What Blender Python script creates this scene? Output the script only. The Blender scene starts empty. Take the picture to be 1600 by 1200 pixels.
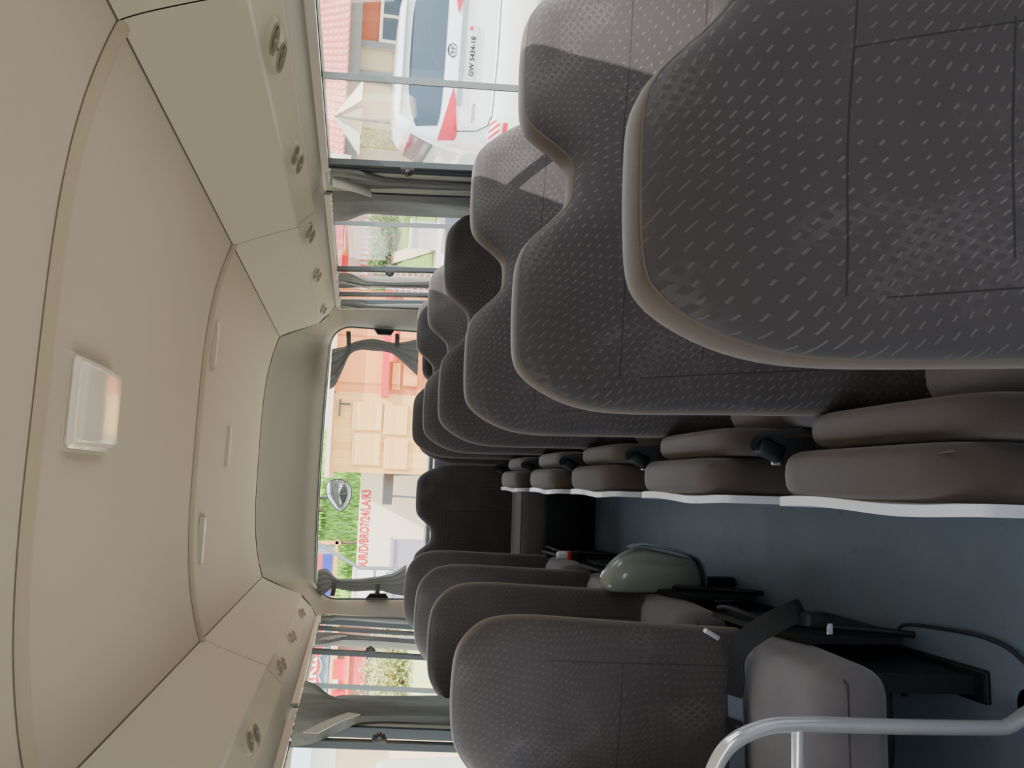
import bpy, bmesh, math, random
from mathutils import Vector, Matrix
random.seed(7)
C = bpy.context.scene.collection
PI = math.pi

# ------------------------------------------------------------------ materials
class NT:
    """small wrapper for building shader node graphs"""
    def __init__(s, name):
        s.m = bpy.data.materials.new(name); s.m.use_nodes = True
        s.t = s.m.node_tree; s.t.nodes.clear()
        s.out = s.t.nodes.new('ShaderNodeOutputMaterial')
        s.b = s.t.nodes.new('ShaderNodeBsdfPrincipled')
        s.t.links.new(s.b.outputs[0], s.out.inputs[0])
    def n(s, typ, **kw):
        nd = s.t.nodes.new(typ)
        for k, v in kw.items(): setattr(nd, k, v)
        return nd
    def l(s, a, b): s.t.links.new(a, b)
    def math(s, op, a, b=None, c=None):
        nd = s.t.nodes.new('ShaderNodeMath'); nd.operation = op
        for i, v in enumerate((a, b, c)):
            if v is None: continue
            if isinstance(v, (int, float)): nd.inputs[i].default_value = v
            else: s.l(v, nd.inputs[i])
        return nd.outputs[0]
    def mix(s, f, a, b):
        nd = s.t.nodes.new('ShaderNodeMix'); nd.data_type = 'RGBA'
        if isinstance(f, (int, float)): nd.inputs[0].default_value = f
        else: s.l(f, nd.inputs[0])
        for i, v in ((6, a), (7, b)):
            if isinstance(v, tuple): nd.inputs[i].default_value = (*v, 1)
            else: s.l(v, nd.inputs[i])
        return nd.outputs[2]
    def coord(s, out='Object'):
        return s.n('ShaderNodeTexCoord').outputs[out]
    def noise(s, scale, detail=3, rough=.55, vec=None, dist=0):
        nd = s.n('ShaderNodeTexNoise'); nd.inputs['Scale'].default_value = scale
        nd.inputs['Detail'].default_value = detail; nd.inputs['Roughness'].default_value = rough
        nd.inputs['Distortion'].default_value = dist
        s.l(vec if vec is not None else s.coord(), nd.inputs['Vector'])
        return nd.outputs['Fac']
    def bump(s, h, strength=.3, dist=.01):
        nd = s.n('ShaderNodeBump'); nd.inputs['Strength'].default_value = strength
        nd.inputs['Distance'].default_value = dist
        s.l(h, nd.inputs['Height']); s.l(nd.outputs[0], s.b.inputs['Normal'])

def lin(r, g, b):
    f = lambda c: (c/255/12.92) if c/255 <= .04045 else ((c/255+.055)/1.055)**2.4
    return (f(r), f(g), f(b))

def mat(name, col, rough=.6, metal=0., var=.10, scale=6., bump=0., bscale=200., sheen=0., coat=0., emit=0.):
    t = NT(name)
    base = lin(*col); d = tuple(max(0, c*(1-var)) for c in base); u = tuple(min(1, c*(1+var)) for c in base)
    t.l(t.mix(t.noise(scale), d, u), t.b.inputs['Base Color'])
    t.b.inputs['Roughness'].default_value = rough; t.b.inputs['Metallic'].default_value = metal
    if sheen: t.b.inputs['Sheen Weight'].default_value = sheen
    if coat: t.b.inputs['Coat Weight'].default_value = coat
    if bump: t.bump(t.noise(bscale, 2), bump, .002)
    if emit:
        t.b.inputs['Emission Color'].default_value = (*base, 1); t.b.inputs['Emission Strength'].default_value = emit
    return t.m

def fabric_patterned(name, base, dash, lines=()):
    """woven upholstery: slanted pale dashes in bent rows over mottled dark cloth, seam lines"""
    t = NT(name)
    co = t.coord(); sp = t.n('ShaderNodeSeparateXYZ'); t.l(co, sp.inputs[0])
    x, z = sp.outputs[0], sp.outputs[2]
    w1 = t.math('MULTIPLY', t.math('SUBTRACT', t.noise(3.2, 1, .4), .5), .22)
    mp = t.n('ShaderNodeVectorMath', operation='ADD'); mp.inputs[1].default_value = (3.1, 7.7, 1.3); t.l(co, mp.inputs[0])
    w2 = t.math('MULTIPLY', t.math('SUBTRACT', t.noise(2.6, 1, .4, mp.outputs[0]), .5), .22)
    a0 = t.math('ADD', t.math('MULTIPLY', x, .80), t.math('MULTIPLY', z, -.60))
    b0 = t.math('ADD', t.math('MULTIPLY', x, .60), t.math('MULTIPLY', z, .80))
    a = t.math('ADD', a0, w1); b = t.math('ADD', b0, w2)
    B = t.math('DIVIDE', b, .0118); A = t.math('DIVIDE', a, .0215)
    A = t.math('ADD', A, t.math('MULTIPLY', t.math('FLOOR', B), .43))
    fa = t.math('ABSOLUTE', t.math('SUBTRACT', t.math('FRACT', A), .5))
    fb = t.math('ABSOLUTE', t.math('SUBTRACT', t.math('FRACT', B), .5))
    m1 = t.math('LESS_THAN', fa, t.math('MULTIPLY_ADD', t.noise(5.5, 2), .55, -.09)); m2 = t.math('LESS_THAN', fb, .095)
    k = t.math('MULTIPLY', t.math('MULTIPLY', m1, m2), t.math('MULTIPLY_ADD', t.noise(7, 2), 1.3, -.05))
    k.node.use_clamp = True
    # halftone patches of small lighter checks
    c1 = t.math('LESS_THAN', t.math('ABSOLUTE', t.math('SUBTRACT', t.math('FRACT', t.math('DIVIDE', a, .0135)), .5)), .30)
    c2 = t.math('LESS_THAN', t.math('ABSOLUTE', t.math('SUBTRACT', t.math('FRACT', t.math('DIVIDE', b, .0135)), .5)), .30)
    ck = t.math('SUBTRACT', 1, t.math('MULTIPLY', c1, c2))
    pn = t.math('MULTIPLY_ADD', t.noise(8.5, 2, .5), 6, -3.25); pn.node.use_clamp = True
    pk = t.math('MULTIPLY', ck, pn)
    bs = lin(*base); b_d = tuple(c*.72 for c in bs); b_u = tuple(c*1.18 for c in bs)
    col = t.mix(t.noise(4.5, 3), b_d, b_u)
    col = t.mix(t.math('MULTIPLY', pk, .55), col, tuple(c*1.75 for c in bs))
    col = t.mix(t.math('MULTIPLY', k, .68), col, lin(*dash))
    # seams: ('x', x0, z0, z1) vertical, ('z', z0, x0, x1) horizontal
    hs = None
    for kind, p, q0, q1 in lines:
        u, v = (x, z) if kind == 'x' else (z, x)
        bend = t.math('MULTIPLY', t.math('SUBTRACT', v, (q0+q1)/2), .05)
        s_ = t.math('LESS_THAN', t.math('ABSOLUTE', t.math('SUBTRACT', t.math('ADD', u, bend), p)), .0011)
        s_ = t.math('MULTIPLY', s_, t.math('MULTIPLY', t.math('GREATER_THAN', v, q0), t.math('LESS_THAN', v, q1)))
        hs = s_ if hs is None else t.math('MAXIMUM', hs, s_)
    if hs is not None: col = t.mix(t.math('MULTIPLY', hs, .8), col, tuple(c*.38 for c in bs))
    t.l(col, t.b.inputs['Base Color'])
    t.b.inputs['Roughness'].default_value = .95; t.b.inputs['Sheen Weight'].default_value = .25
    t.b.inputs['Sheen Roughness'].default_value = .5; t.b.inputs['Specular IOR Level'].default_value = .2
    t.bump(t.noise(420, 2), .25, .001)
    return t.m

def glass(name, tint, gloss=.06):
    t = NT(name); t.t.nodes.remove(t.b)
    tr = t.n('ShaderNodeBsdfTransparent')
    nz = t.noise(.8, 2)
    t.l(t.mix(nz, tuple(c*.97 for c in tint), tint), tr.inputs[0])
    gl = t.n('ShaderNodeBsdfGlossy'); gl.inputs['Roughness'].default_value = .02
    lw = t.n('ShaderNodeLayerWeight'); lw.inputs[0].default_value = .25
    f = t.math('MULTIPLY', lw.outputs['Fresnel'], gloss*4)
    mx = t.n('ShaderNodeMixShader'); t.l(f, mx.inputs[0]); t.l(tr.outputs[0], mx.inputs[1]); t.l(gl.outputs[0], mx.inputs[2])
    t.l(mx.outputs[0], t.out.inputs[0])
    return t.m

def planks(name, c1, c2, width, axis='X', rough=.8):
    """boards side by side along one axis with grain and dark joints"""
    t = NT(name); sp = t.n('ShaderNodeSeparateXYZ'); t.l(t.coord(), sp.inputs[0])
    u = sp.outputs['XYZ'.index(axis)]
    q = t.math('DIVIDE', u, width); f = t.math('FRACT', q)
    wn = t.n('ShaderNodeTexWhiteNoise', noise_dimensions='1D'); t.l(t.math('FLOOR', q), wn.inputs['W'])
    mp = t.n('ShaderNodeMapping'); mp.inputs['Scale'].default_value = (1, 1, 14) if axis == 'Z' else (14, 14, 1)
    t.l(t.coord(), mp.inputs[0])
    g = t.noise(2.2, 4, .6, mp.outputs[0])
    col = t.mix(t.math('ADD', t.math('MULTIPLY', wn.outputs['Value'], .55), t.math('MULTIPLY', g, .45)), lin(*c1), lin(*c2))
    col = t.mix(t.math('MULTIPLY', t.math('LESS_THAN', f, .05), .55), col, tuple(c*.45 for c in lin(*c1)))
    t.l(col, t.b.inputs['Base Color']); t.b.inputs['Roughness'].default_value = rough
    return t.m

def stripes(name, c1, c2, period, duty=.5, vec=(1, 0, 0), rough=.6):
    t = NT(name)
    d = t.n('ShaderNodeVectorMath', operation='DOT_PRODUCT'); d.inputs[1].default_value = vec; t.l(t.coord(), d.inputs[0])
    f = t.math('LESS_THAN', t.math('FRACT', t.math('DIVIDE', d.outputs['Value'], period)), duty)
    t.l(t.mix(f, lin(*c1), lin(*c2)), t.b.inputs['Base Color']); t.b.inputs['Roughness'].default_value = rough
    return t.m

M = {}
M['ceil'] = mat('ceiling_liner', (172, 162, 152), .75, var=.03, scale=2, bump=.06, bscale=300)
M['cove'] = mat('cove_plastic', (166, 161, 152), .6, var=.03, scale=2, bump=.04, bscale=350)
M['header'] = mat('window_header_plastic', (150, 150, 146), .55, var=.03)
M['rearpanel'] = mat('rear_trim_plastic', (100, 100, 92), .6, var=.04, scale=2, bump=.04, bscale=300)
M['wall'] = mat('wall_vinyl', (128, 128, 124), .65, var=.05)
M['pillar'] = mat('pillar_trim', (158, 158, 148), .55, var=.04)
M['seam'] = mat('seam_dark', (84, 78, 70), .9)
M['rib'] = mat('rib_trim', (160, 150, 138), .65, var=.03)
M['floor'] = None
M['taupe'] = mat('taupe_side_cloth', (84, 71, 60), .9, var=.07, scale=25, bump=.25, bscale=500, sheen=.3)
M['pipe'] = mat('piping_cloth', (92, 84, 78), .8)
M['cush'] = mat('velour_cushion', (124, 117, 119), .9, var=.12, scale=18, bump=.25, bscale=450, sheen=.4)
M['jumpcloth'] = mat('jump_seat_velour', (76, 65, 57), .9, var=.10, scale=20, bump=.25, bscale=450, sheen=.3)
M['black'] = mat('black_plastic', (26, 28, 31), .5, var=.15)
M['webbing'] = stripes('belt_webbing', (12, 13, 16), (20, 22, 26), .004, .5, (0, 0, 1), .7)
M['base'] = mat('seat_base_vinyl', (44, 50, 56), .6, var=.12)
M['white'] = mat('white_pan_plastic', (236, 236, 240), .35, var=.02, coat=.3)
M['pan'] = mat('grey_green_pan_plastic', (150, 156, 146), .18, var=.04, coat=.6)
M['chrome'] = mat('polished_chrome', (252, 250, 250), .16, .6, var=.02)
M['alu'] = mat('aluminium_rail', (176, 178, 178), .35, .7, var=.05)
M['rubber'] = mat('window_rubber', (52, 60, 66), .6, var=.1)
M['sash'] = mat('sash_aluminium', (112, 122, 126), .4, .5, var=.08)
M['red'] = mat('red_button_plastic', (200, 34, 40), .4)
M['lens'] = mat('milky_lamp_lens', (214, 208, 204), .2, var=.02, coat=.5)
M['curtain'] = None
M['louvre'] = mat('louvre_plastic', (120, 116, 106), .45, var=.05)
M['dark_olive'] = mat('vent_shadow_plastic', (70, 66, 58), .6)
M['strap'] = mat('curtain_tie_cloth', (170, 174, 168), .85, var=.06)

def floor_mat():
    t = NT('blue_grey_vinyl_floor')
    n1 = t.noise(2.2, 4, .6); n2 = t.noise(16, 4, .7)
    c = t.mix(n1, lin(104, 116, 132), lin(136, 150, 168))
    sm = t.math('MULTIPLY_ADD', n2, 5, -3.0); sm.node.use_clamp = True
    c = t.mix(t.math('MULTIPLY', sm, .35), c, lin(48, 58, 70))
    t.l(c, t.b.inputs['Base Color'])
    t.l(t.math('MULTIPLY_ADD', n2, .25, .30), t.b.inputs['Roughness'])
    t.bump(t.noise(120, 2), .08, .002)
    return t.m
M['floor'] = floor_mat()
def curtain_mat():
    t = NT('grey_curtain_cloth')
    mp = t.n('ShaderNodeMapping'); mp.inputs['Scale'].default_value = (30, 30, 3); t.l(t.coord(), mp.inputs[0])
    t.l(t.mix(t.noise(2, 3, .6, mp.outputs[0]), lin(112, 115, 115), lin(146, 149, 148)), t.b.inputs['Base Color'])
    t.b.inputs['Roughness'].default_value = .9
    tl = t.n('ShaderNodeBsdfTranslucent'); tl.inputs[0].default_value = (*lin(118, 120, 120), 1)
    mx = t.n('ShaderNodeMixShader'); mx.inputs[0].default_value = .22
    t.l(t.b.outputs[0], mx.inputs[1]); t.l(tl.outputs[0], mx.inputs[2]); t.l(mx.outputs[0], t.out.inputs[0])
    return t.m
M['curtain'] = curtain_mat()
M['fab2'] = fabric_patterned('patterned_seat_cloth', (68, 64, 65), (112, 107, 106),
    (('z', .882, .06, .44), ('z', .882, .46, .84), ('x', .068, .40, .86), ('x', .33, .40, .88),
     ('x', .57, .40, .88), ('x', .832, .40, .86), ('z', .757, .09, .33), ('z', .757, .57, .81)))
M['fab1'] = fabric_patterned('patterned_seat_cloth_single', (74, 69, 68), (102, 97, 95),
    (('z', .67, .08, .36), ('x', .362, .42, .84), ('x', .085, .42, .84)))
M['glass'] = glass('window_glass', (.93, .97, .97))
M['glass_rear'] = glass('rear_window_glass', (.94, .97, .96))

# ------------------------------------------------------------------ mesh helpers
def obj(name, bm, m, parent=None, smooth=True, kind=None, loc=None, angle=40):
    me = bpy.data.meshes.new(name)
    bmesh.ops.recalc_face_normals(bm, faces=bm.faces)
    bm.to_mesh(me); bm.free()
    ms = m if isinstance(m, (list, tuple)) else [m]
    for k in ms: me.materials.append(k)
    if smooth:
        for p in me.polygons: p.use_smooth = True
        try: me.set_sharp_from_angle(angle=math.radians(angle))
        except Exception: pass
    o = bpy.data.objects.new(name, me); C.objects.link(o)
    if parent is not None: o.parent = parent
    if loc is not None: o.location = loc
    if kind: o['kind'] = kind
    return o

def tag(o, label, cat, group=None):
    o['label'] = label; o['category'] = cat
    if group: o['group'] = group
    return o
def thing(name, label, cat, loc=(0, 0, 0), rotz=0, group=None):
    o = bpy.data.objects.new(name, None); C.objects.link(o); o.empty_display_size = .05
    o.location = loc; o.rotation_euler = (0, 0, rotz)
    return tag(o, label, cat, group)
def struct(name, bm, m, parent=None, **kw):
    return obj(name, bm, m, parent, kind='structure', **kw)
def dup(root, loc, rotz=None, label=None, group=None):
    r = root.copy(); C.objects.link(r); r.location = loc
    if rotz is not None: r.rotation_euler = (0, 0, rotz)
    if label: r['label'] = label
    if group: r['group'] = group
    for ch in list(root.children):
        c = ch.copy(); C.objects.link(c); c.parent = r
        for g in ch.children:
            d = g.copy(); C.objects.link(d); d.parent = c
    return r

def box(bm, c, s, rot=None):
    r = bmesh.ops.create_cube(bm, size=1)
    mt = Matrix.Translation(Vector(c)) @ (rot.to_4x4() if rot else Matrix.Identity(4)) @ Matrix.Diagonal((*s, 1))
    bmesh.ops.transform(bm, matrix=mt, verts=r['verts']); return r['verts']
def rbox(bm, c, s, r=.02, seg=3, rot=None):
    b2 = bmesh.new(); bmesh.ops.create_cube(b2, size=1)
    bmesh.ops.transform(b2, matrix=Matrix.Diagonal((*s, 1)), verts=b2.verts)
    bmesh.ops.bevel(b2, geom=b2.edges[:], offset=min(r, min(s)*.49), segments=seg, profile=.5, affect='EDGES')
    mt = Matrix.Translation(Vector(c)) @ (rot.to_4x4() if rot else Matrix.Identity(4))
    bmesh.ops.transform(b2, matrix=mt, verts=b2.verts)
    join(bm, b2)
def join(bm, b2):
    mp = {v: bm.verts.new(v.co) for v in b2.verts}
    for f in b2.faces:
        try:
            nf = bm.faces.new([mp[v] for v in f.verts]); nf.material_index = f.material_index
        except ValueError: pass
    b2.free()
def catmull(pts, n=6, closed=False):
    P = [Vector(p) for p in pts]; out = []; N = len(P)
    rng = range(N) if closed else range(N-1)
    for i in rng:
        if closed: p0, p1, p2, p3 = P[(i-1) % N], P[i], P[(i+1) % N], P[(i+2) % N]
        else: p0, p1, p2, p3 = P[max(i-1, 0)], P[i], P[i+1], P[min(i+2, N-1)]
        for k in range(n):
            t = k/n
            out.append(.5*((2*p1)+(-p0+p2)*t+(2*p0-5*p1+4*p2-p3)*t*t+(-p0+3*p1-3*p2+p3)*t**3))
    if not closed: out.append(P[-1].copy())
    return out
def tube(bm, pts, r, seg=8, closed=False, cap=True, flat=None, up=None):
    """tube along a path; r may be a list; flat=(w,t) gives a ribbon"""
    P = [Vector(p) for p in pts]; N = len(P); rings = []; prev = None
    for i, p in enumerate(P):
        if closed: d = (P[(i+1) % N]-P[i-1]).normalized()
        else: d = (P[min(i+1, N-1)]-P[max(i-1, 0)]).normalized()
        if prev is None:
            u = Vector(up) if up else (Vector((0, 0, 1)) if abs(d.z) < .9 else Vector((1, 0, 0)))
            a = (u-d*u.dot(d)).normalized()
        else: a = (prev-d*prev.dot(d)).normalized()
        prev = a; b = d.cross(a); rr = r[i] if isinstance(r, (list, tuple)) else r
        ring = []
        if flat:
            w, t = flat
            for (x, y) in ((-w/2, -t/2), (w/2, -t/2), (w/2, t/2), (-w/2, t/2)): ring.append(bm.verts.new(p+a*x+b*y))
        else:
            for k in range(seg): ring.append(bm.verts.new(p+(a*math.cos(2*PI*k/seg)+b*math.sin(2*PI*k/seg))*rr))
        rings.append(ring)
    S = len(rings[0])
    for i in range(N if closed else N-1):
        A, B = rings[i], rings[(i+1) % N]
        for k in range(S): bm.faces.new((A[k], A[(k+1) % S], B[(k+1) % S], B[k]))
    if cap and not closed:
        bm.faces.new(rings[0][::-1]); bm.faces.new(rings[-1])
def grid(bm, P, closed_u=False, mi=0):
    """P[i][j] points -> quads"""
    V = [[bm.verts.new(p) for p in row] for row in P]
    nu = len(V)
    for i in range(nu if closed_u else nu-1):
        for j in range(len(V[0])-1):
            f = bm.faces.new((V[i][j], V[(i+1) % nu][j], V[(i+1) % nu][j+1], V[i][j+1])); f.material_index = mi
    return V
def poly(bm, pts, mi=0):
    f = bm.faces.new([bm.verts.new(p) for p in pts]); f.material_index = mi; return f
def prism(bm, pts, ax, d, mi=0):
    """extrude a planar polygon along vector d"""
    d = Vector(d); A = [bm.verts.new(Vector(p)) for p in pts]; B = [bm.verts.new(Vector(p)+d) for p in pts]
    n = len(A)
    bm.faces.new(A[::-1]).material_index = mi; bm.faces.new(B).material_index = mi
    for i in range(n): bm.faces.new((A[i], A[(i+1) % n], B[(i+1) % n], B[i])).material_index = mi
def cyl(bm, p0, p1, r, seg=16): tube(bm, [p0, p1], r, seg)
def sphere(bm, c, r, s=(1, 1, 1), u=16, v=10):
    q = bmesh.ops.create_uvsphere(bm, u_segments=u, v_segments=v, radius=r)
    bmesh.ops.transform(bm, matrix=Matrix.Translation(Vector(c)) @ Matrix.Diagonal((*s, 1)), verts=q['verts'])
def text(name, body, size, m, parent=None, loc=(0, 0, 0), rot=(PI/2, 0, 0), depth=.002, bold=0., align='CENTER'):
    cu = bpy.data.curves.new(name, 'FONT'); cu.body = body; cu.size = size; cu.extrude = depth; cu.offset = bold
    cu.align_x = align; cu.align_y = 'CENTER'
    tmp = bpy.data.objects.new('tmp', cu); C.objects.link(tmp)
    dg = bpy.context.evaluated_depsgraph_get()
    me = bpy.data.meshes.new_from_object(tmp.evaluated_get(dg)); me.materials.clear(); me.materials.append(m)
    bpy.data.objects.remove(tmp)
    o = bpy.data.objects.new(name, me); C.objects.link(o); o.location = loc; o.rotation_euler = rot
    if parent is not None: o.parent = parent
    return o

# ------------------------------------------------------------------ camera (photo taken with the phone on its side)
f_px = 1200.
r_ = .031; a_, b_ = 553.2-800, -(753.1-600)
Yc = Vector((a_, b_, -f_px)).normalized()
Xc = Vector((r_, 1, (a_*r_+b_)/f_px)).normalized()
Zc = Xc.cross(Yc)
camM = Matrix((Xc, Yc, Zc))          # rows: world axes written in camera axes -> camera-to-world rotation
cd = bpy.data.cameras.new('camera'); cd.sensor_fit = 'HORIZONTAL'; cd.sensor_width = 36; cd.lens = 36*f_px/1600
cd.clip_start = .02; cd.clip_end = 400
cam = bpy.data.objects.new('camera', cd); C.objects.link(cam)
CZ = 1.35
cam.matrix_world = Matrix.Translation((0, 0, CZ)) @ camM.to_4x4()
bpy.context.scene.camera = cam

XC = .135                       # centre line of the bus
def mx(x): return 2*XC-x        # mirror to the left side
YF, YR = -1.7, 4.37             # front end / end of ceiling liner
GZ = -.78                       # ground outside

# ------------------------------------------------------------------ floor, ceiling
bm = bmesh.new()
prism(bm, [(-.86, YF, -.04), (1.13, YF, -.04), (1.13, 4.9, -.04), (-.86, 4.9, -.04)], 2, (0, 0, .04))
struct('floor', bm, M['floor'], smooth=False)

def ceil_z(x):
    k = abs((x-XC)/.655); return 1.80+.066*(1-min(k, 1)**3.6)
bm = bmesh.new()
xs = [XC-.655+1.31*i/40 for i in range(41)]
ys = [YF+.0, -.8, 0, .6] + [1.39, 2.0, 2.69, 3.3, 3.9, YR]
grid(bm, [[(x, y, ceil_z(x)) for y in ys] for x in xs])
struct('ceiling', bm, M['ceil'])
for n, y in enumerate((.02, 1.39, 2.69)):     # rounded transverse ribs over the panel joints
    bm = bmesh.new()
    prof = [(-.026, .001), (-.020, -.007), (-.008, -.011), (.008, -.011), (.017, -.006), (.022, .001)]
    grid(bm, [[(x, y+p, ceil_z(x)+q) for p, q in prof] for x in xs])
    struct('trim_%d' % (n+1), bm, M['rib'], angle=60)
    bm = bmesh.new()
    grid(bm, [[(x, y+p, ceil_z(x)-.0015) for p in (-.0285, -.0255)] for x in xs])
    struct('trim_%d' % (n+11), bm, M['seam'])

# coves along both sides: profile (x,z) for the right side
cove = catmull([(.787, 1.800, 0), (.806, 1.765, 0), (.836, 1.695, 0), (.872, 1.602, 0)], 5)
cove = [(p.x, p.y) for p in cove] + [(.8745, 1.5945), (.879, 1.5915), (.886, 1.5905), (.891, 1.5865), (.930, 1.5480), (.934, 1.542), (.937, 1.540)]
head = [(.937, 1.540), (.941, 1.536), (.985, 1.512), (1.001, 1.497), (1.02, 1.494)]
def prof_panel(name, prof, y0, y1, m, right=True, off=0.):
    bm = bmesh.new()
    P = [(x if right else mx(x), z) for x, z in prof]
    n = 8
    grid(bm, [[(x, y0+(y1-y0)*j/n, z) for j in range(n+1)] for x, z in P])
    return struct(name, bm, m, angle=28)
g = .0022
k = 4
for side, cuts in ((True, (YF, .0, 1.365, 2.69, YR)), (False, (YF, 0, 1.30, 2.72, YR))):
    for a, b in zip(cuts[:-1], cuts[1:]):
        prof_panel('trim_%d' % (20+k), cove, a+g, b-g, M['cove'], side); k += 1
    dark = [(x+.006, z+.006) for x, z in cove]
    prof_panel('trim_%d' % (20+k), dark, YF, YR+.003, M['seam'], side); k += 1
    for a, b in ((YF, 1.37), (1.37, 2.53 if side else 2.64), (2.53 if side else 2.64, YR+.03)):
        prof_panel('trim_%d' % (20+k), head, a+.001, b-.001, M['header'], side); k += 1
    # longitudinal joint between ceiling liner and cove
    s = 1 if side else -1
    bm = bmesh.new(); xx = .787 if side else mx(.787)
    grid(bm, [[(xx-s*.0028, y, ceil_z(xx-s*.0028)-.0012) for y in (YF, 1, 2, 3, YR)], [(xx+s*.0005, y, 1.7985) for y in (YF, 1, 2, 3, YR)]])
    struct('trim_%d' % (60+k), bm, M['seam'])

# ------------------------------------------------------------------ side walls, windows
def wx(z): return 1.0+(1.5-z)*.066       # inner wall plane leans outwards going down
SILL = .90
bm = bmesh.new()
for s in (True, False):
    bm = bmesh.new()
    Q = [(wx(SILL)-.02, SILL+.012), (wx(SILL)+.03, SILL+.012), (wx(SILL)+.03, SILL), (wx(SILL)-.025, SILL-.005), (1.045, .45), (1.06, .40), (1.06, 0), (1.12, 0)]
    grid(bm, [[(x if s else mx(x), y, z) for y in (YF, -.5, 1, 2, 3, 4.5)] for x, z in Q])
    # outer skin above the windows and roof edge
    R = [(1.02, 1.494), (1.10, 1.49), (1.06, 1.70), (.95, 1.86), (.6, 1.93), (XC, 1.95)]
    grid(bm, [[(x if s else mx(x), y, z) for y in (YF, 1, 3, 4.95)] for x, z in R])
    struct('wall_right' if s else 'wall_left', bm, M['wall'], smooth=False)

def vbar(bm, y, w, t=.02, z0=SILL, z1=1.5, right=True, dx=0.):
    """upright bar following the wall plane"""
    pts = []
    for z in (z0, z1):
        x = wx(z)+dx
        for (a, b) in ((-t/2, -w/2), (t/2, -w/2), (t/2, w/2), (-t/2, w/2)):
            pts.append(((x+a) if right else mx(x+a), y+b, z))
    V = [bm.verts.new(p) for p in pts]
    for q in ((0, 1, 2, 3), (4, 5, 6, 7), (0, 1, 5, 4), (1, 2, 6, 5), (2, 3, 7, 6), (3, 0, 4, 7)): bm.faces.new([V[i] for i in q])
wn = 0
def window(right, y0, y1, mids, blacks=(), latch=None):
    global wn
    wn += 1
    bm = bmesh.new()
    def P(y, z, dx=0): x = wx(z)+dx; return (x if right else mx(x), y, z)
    poly(bm, [P(y0, SILL, .02), P(y1, SILL, .02), P(y1, 1.5, .02), P(y0, 1.5, .02)])
    w = struct('window_%d' % wn, bm, M['glass'], smooth=False)
    bm = bmesh.new()
    vbar(bm, y0, .02, .03, right=right, dx=.01); vbar(bm, y1, .02, .03, right=right, dx=.01)
    for z in (SILL+.01, 1.492):
        V = [P(y0, z-.008), P(y1, z-.008), P(y1, z+.008), P(y0, z+.008)]
        prism(bm, V, 0, (.02 if right else -.02, 0, 0))
    struct('window_frame', bm, M['rubber'], w, smooth=False)
    for y in mids:
        bm = bmesh.new(); vbar(bm, y, .014, .012, right=right, dx=.012); vbar(bm, y-.009, .004, .018, right=right, dx=.008)
        struct('sash_bar', bm, M['sash'], w, smooth=False)
    for y, wd in blacks:
        bm = bmesh.new(); vbar(bm, y, wd, .016, right=right, dx=.010)
        struct('sash_bar', bm, M['rubber'], w, smooth=False)
    for y in (latch or ()):
        bm = bmesh.new(); vbar(bm, y, .018, .02, right=right, dx=.004); vbar(bm, y+.016, .006, .022, right=right, dx=.004)
        struct('sash_bar', bm, M['rubber'], w, smooth=False)
        bm = bmesh.new(); z = 1.238; x = wx(z)-.016; x = x if right else mx(x)
        rbox(bm, (x, y, z), (.022, .022, .036), .006, 3); rbox(bm, (x-(.012 if right else -.012), y-.015, z), (.014, .034, .014), .005, 3)
        rbox(bm, (x, y-.02, z), (.016, .012, .044), .004, 2)
        struct('window_latch', bm, M['black'], w)
    # curtain rail of aluminium
    bm = bmesh.new(); x = .984
    prism(bm, [(x if right else mx(x), y0+.0, 1.486), ((x+.012) if right else mx(x+.012), y0, 1.486), ((x+.012) if right else mx(x+.012), y0, 1.506), (x if right else mx(x), y0, 1.508)], 0, (0, y1-y0, 0))
    struct('curtain_rail', bm, M['alu'], w, smooth=False)
    return w
window(True, 1.50-.95, 2.44, (1.88, 1.0), latch=(2.40,))
window(True, 2.64, 4.39, (3.01,), ((4.19, .05),), latch=(3.65,))
window(False, 1.15, 2.50, (1.6,), latch=(2.36,))
window(False, 2.68, 4.36, (3.02,), ((4.15, .05),), latch=(3.56,))
window(True, -1.1, .35, (-.3,))
window(False, -1.1, .95, (0.,))
# pillars between windows
pn = 80
for right, y0, y1 in ((True, 2.45, 2.63), (True, 3.88, 3.98), (True, 4.385, 4.5), (True, .36, .54), (True, YF, -1.11), (False, YF, -1.11),
                      (False, 2.51, 2.67), (False, 3.83, 3.92), (False, 4.365, 4.5), (False, .96, 1.14)):
    bm = bmesh.new()
    pr = [(-.002, 0), (-.014, .012), (-.018, .03)]
    L = []
    wd = y1-y0; e = min(.02, wd*.2)
    sec = [(.03, y0), (.004, y0+.001), (-.006, y0+e*.4), (-.010, y0+e), (-.010, y1-e), (-.006, y1-e*.4), (.004, y1-.001), (.03, y1)]
    grid(bm, [[((wx(z)+dx) if right else mx(wx(z)+dx), y, z) for z in (SILL-.01, 1.1, 1.3, 1.5)] for dx, y in sec])
    struct('trim_%d' % pn, bm, M['pillar'], angle=50); pn += 1

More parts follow.
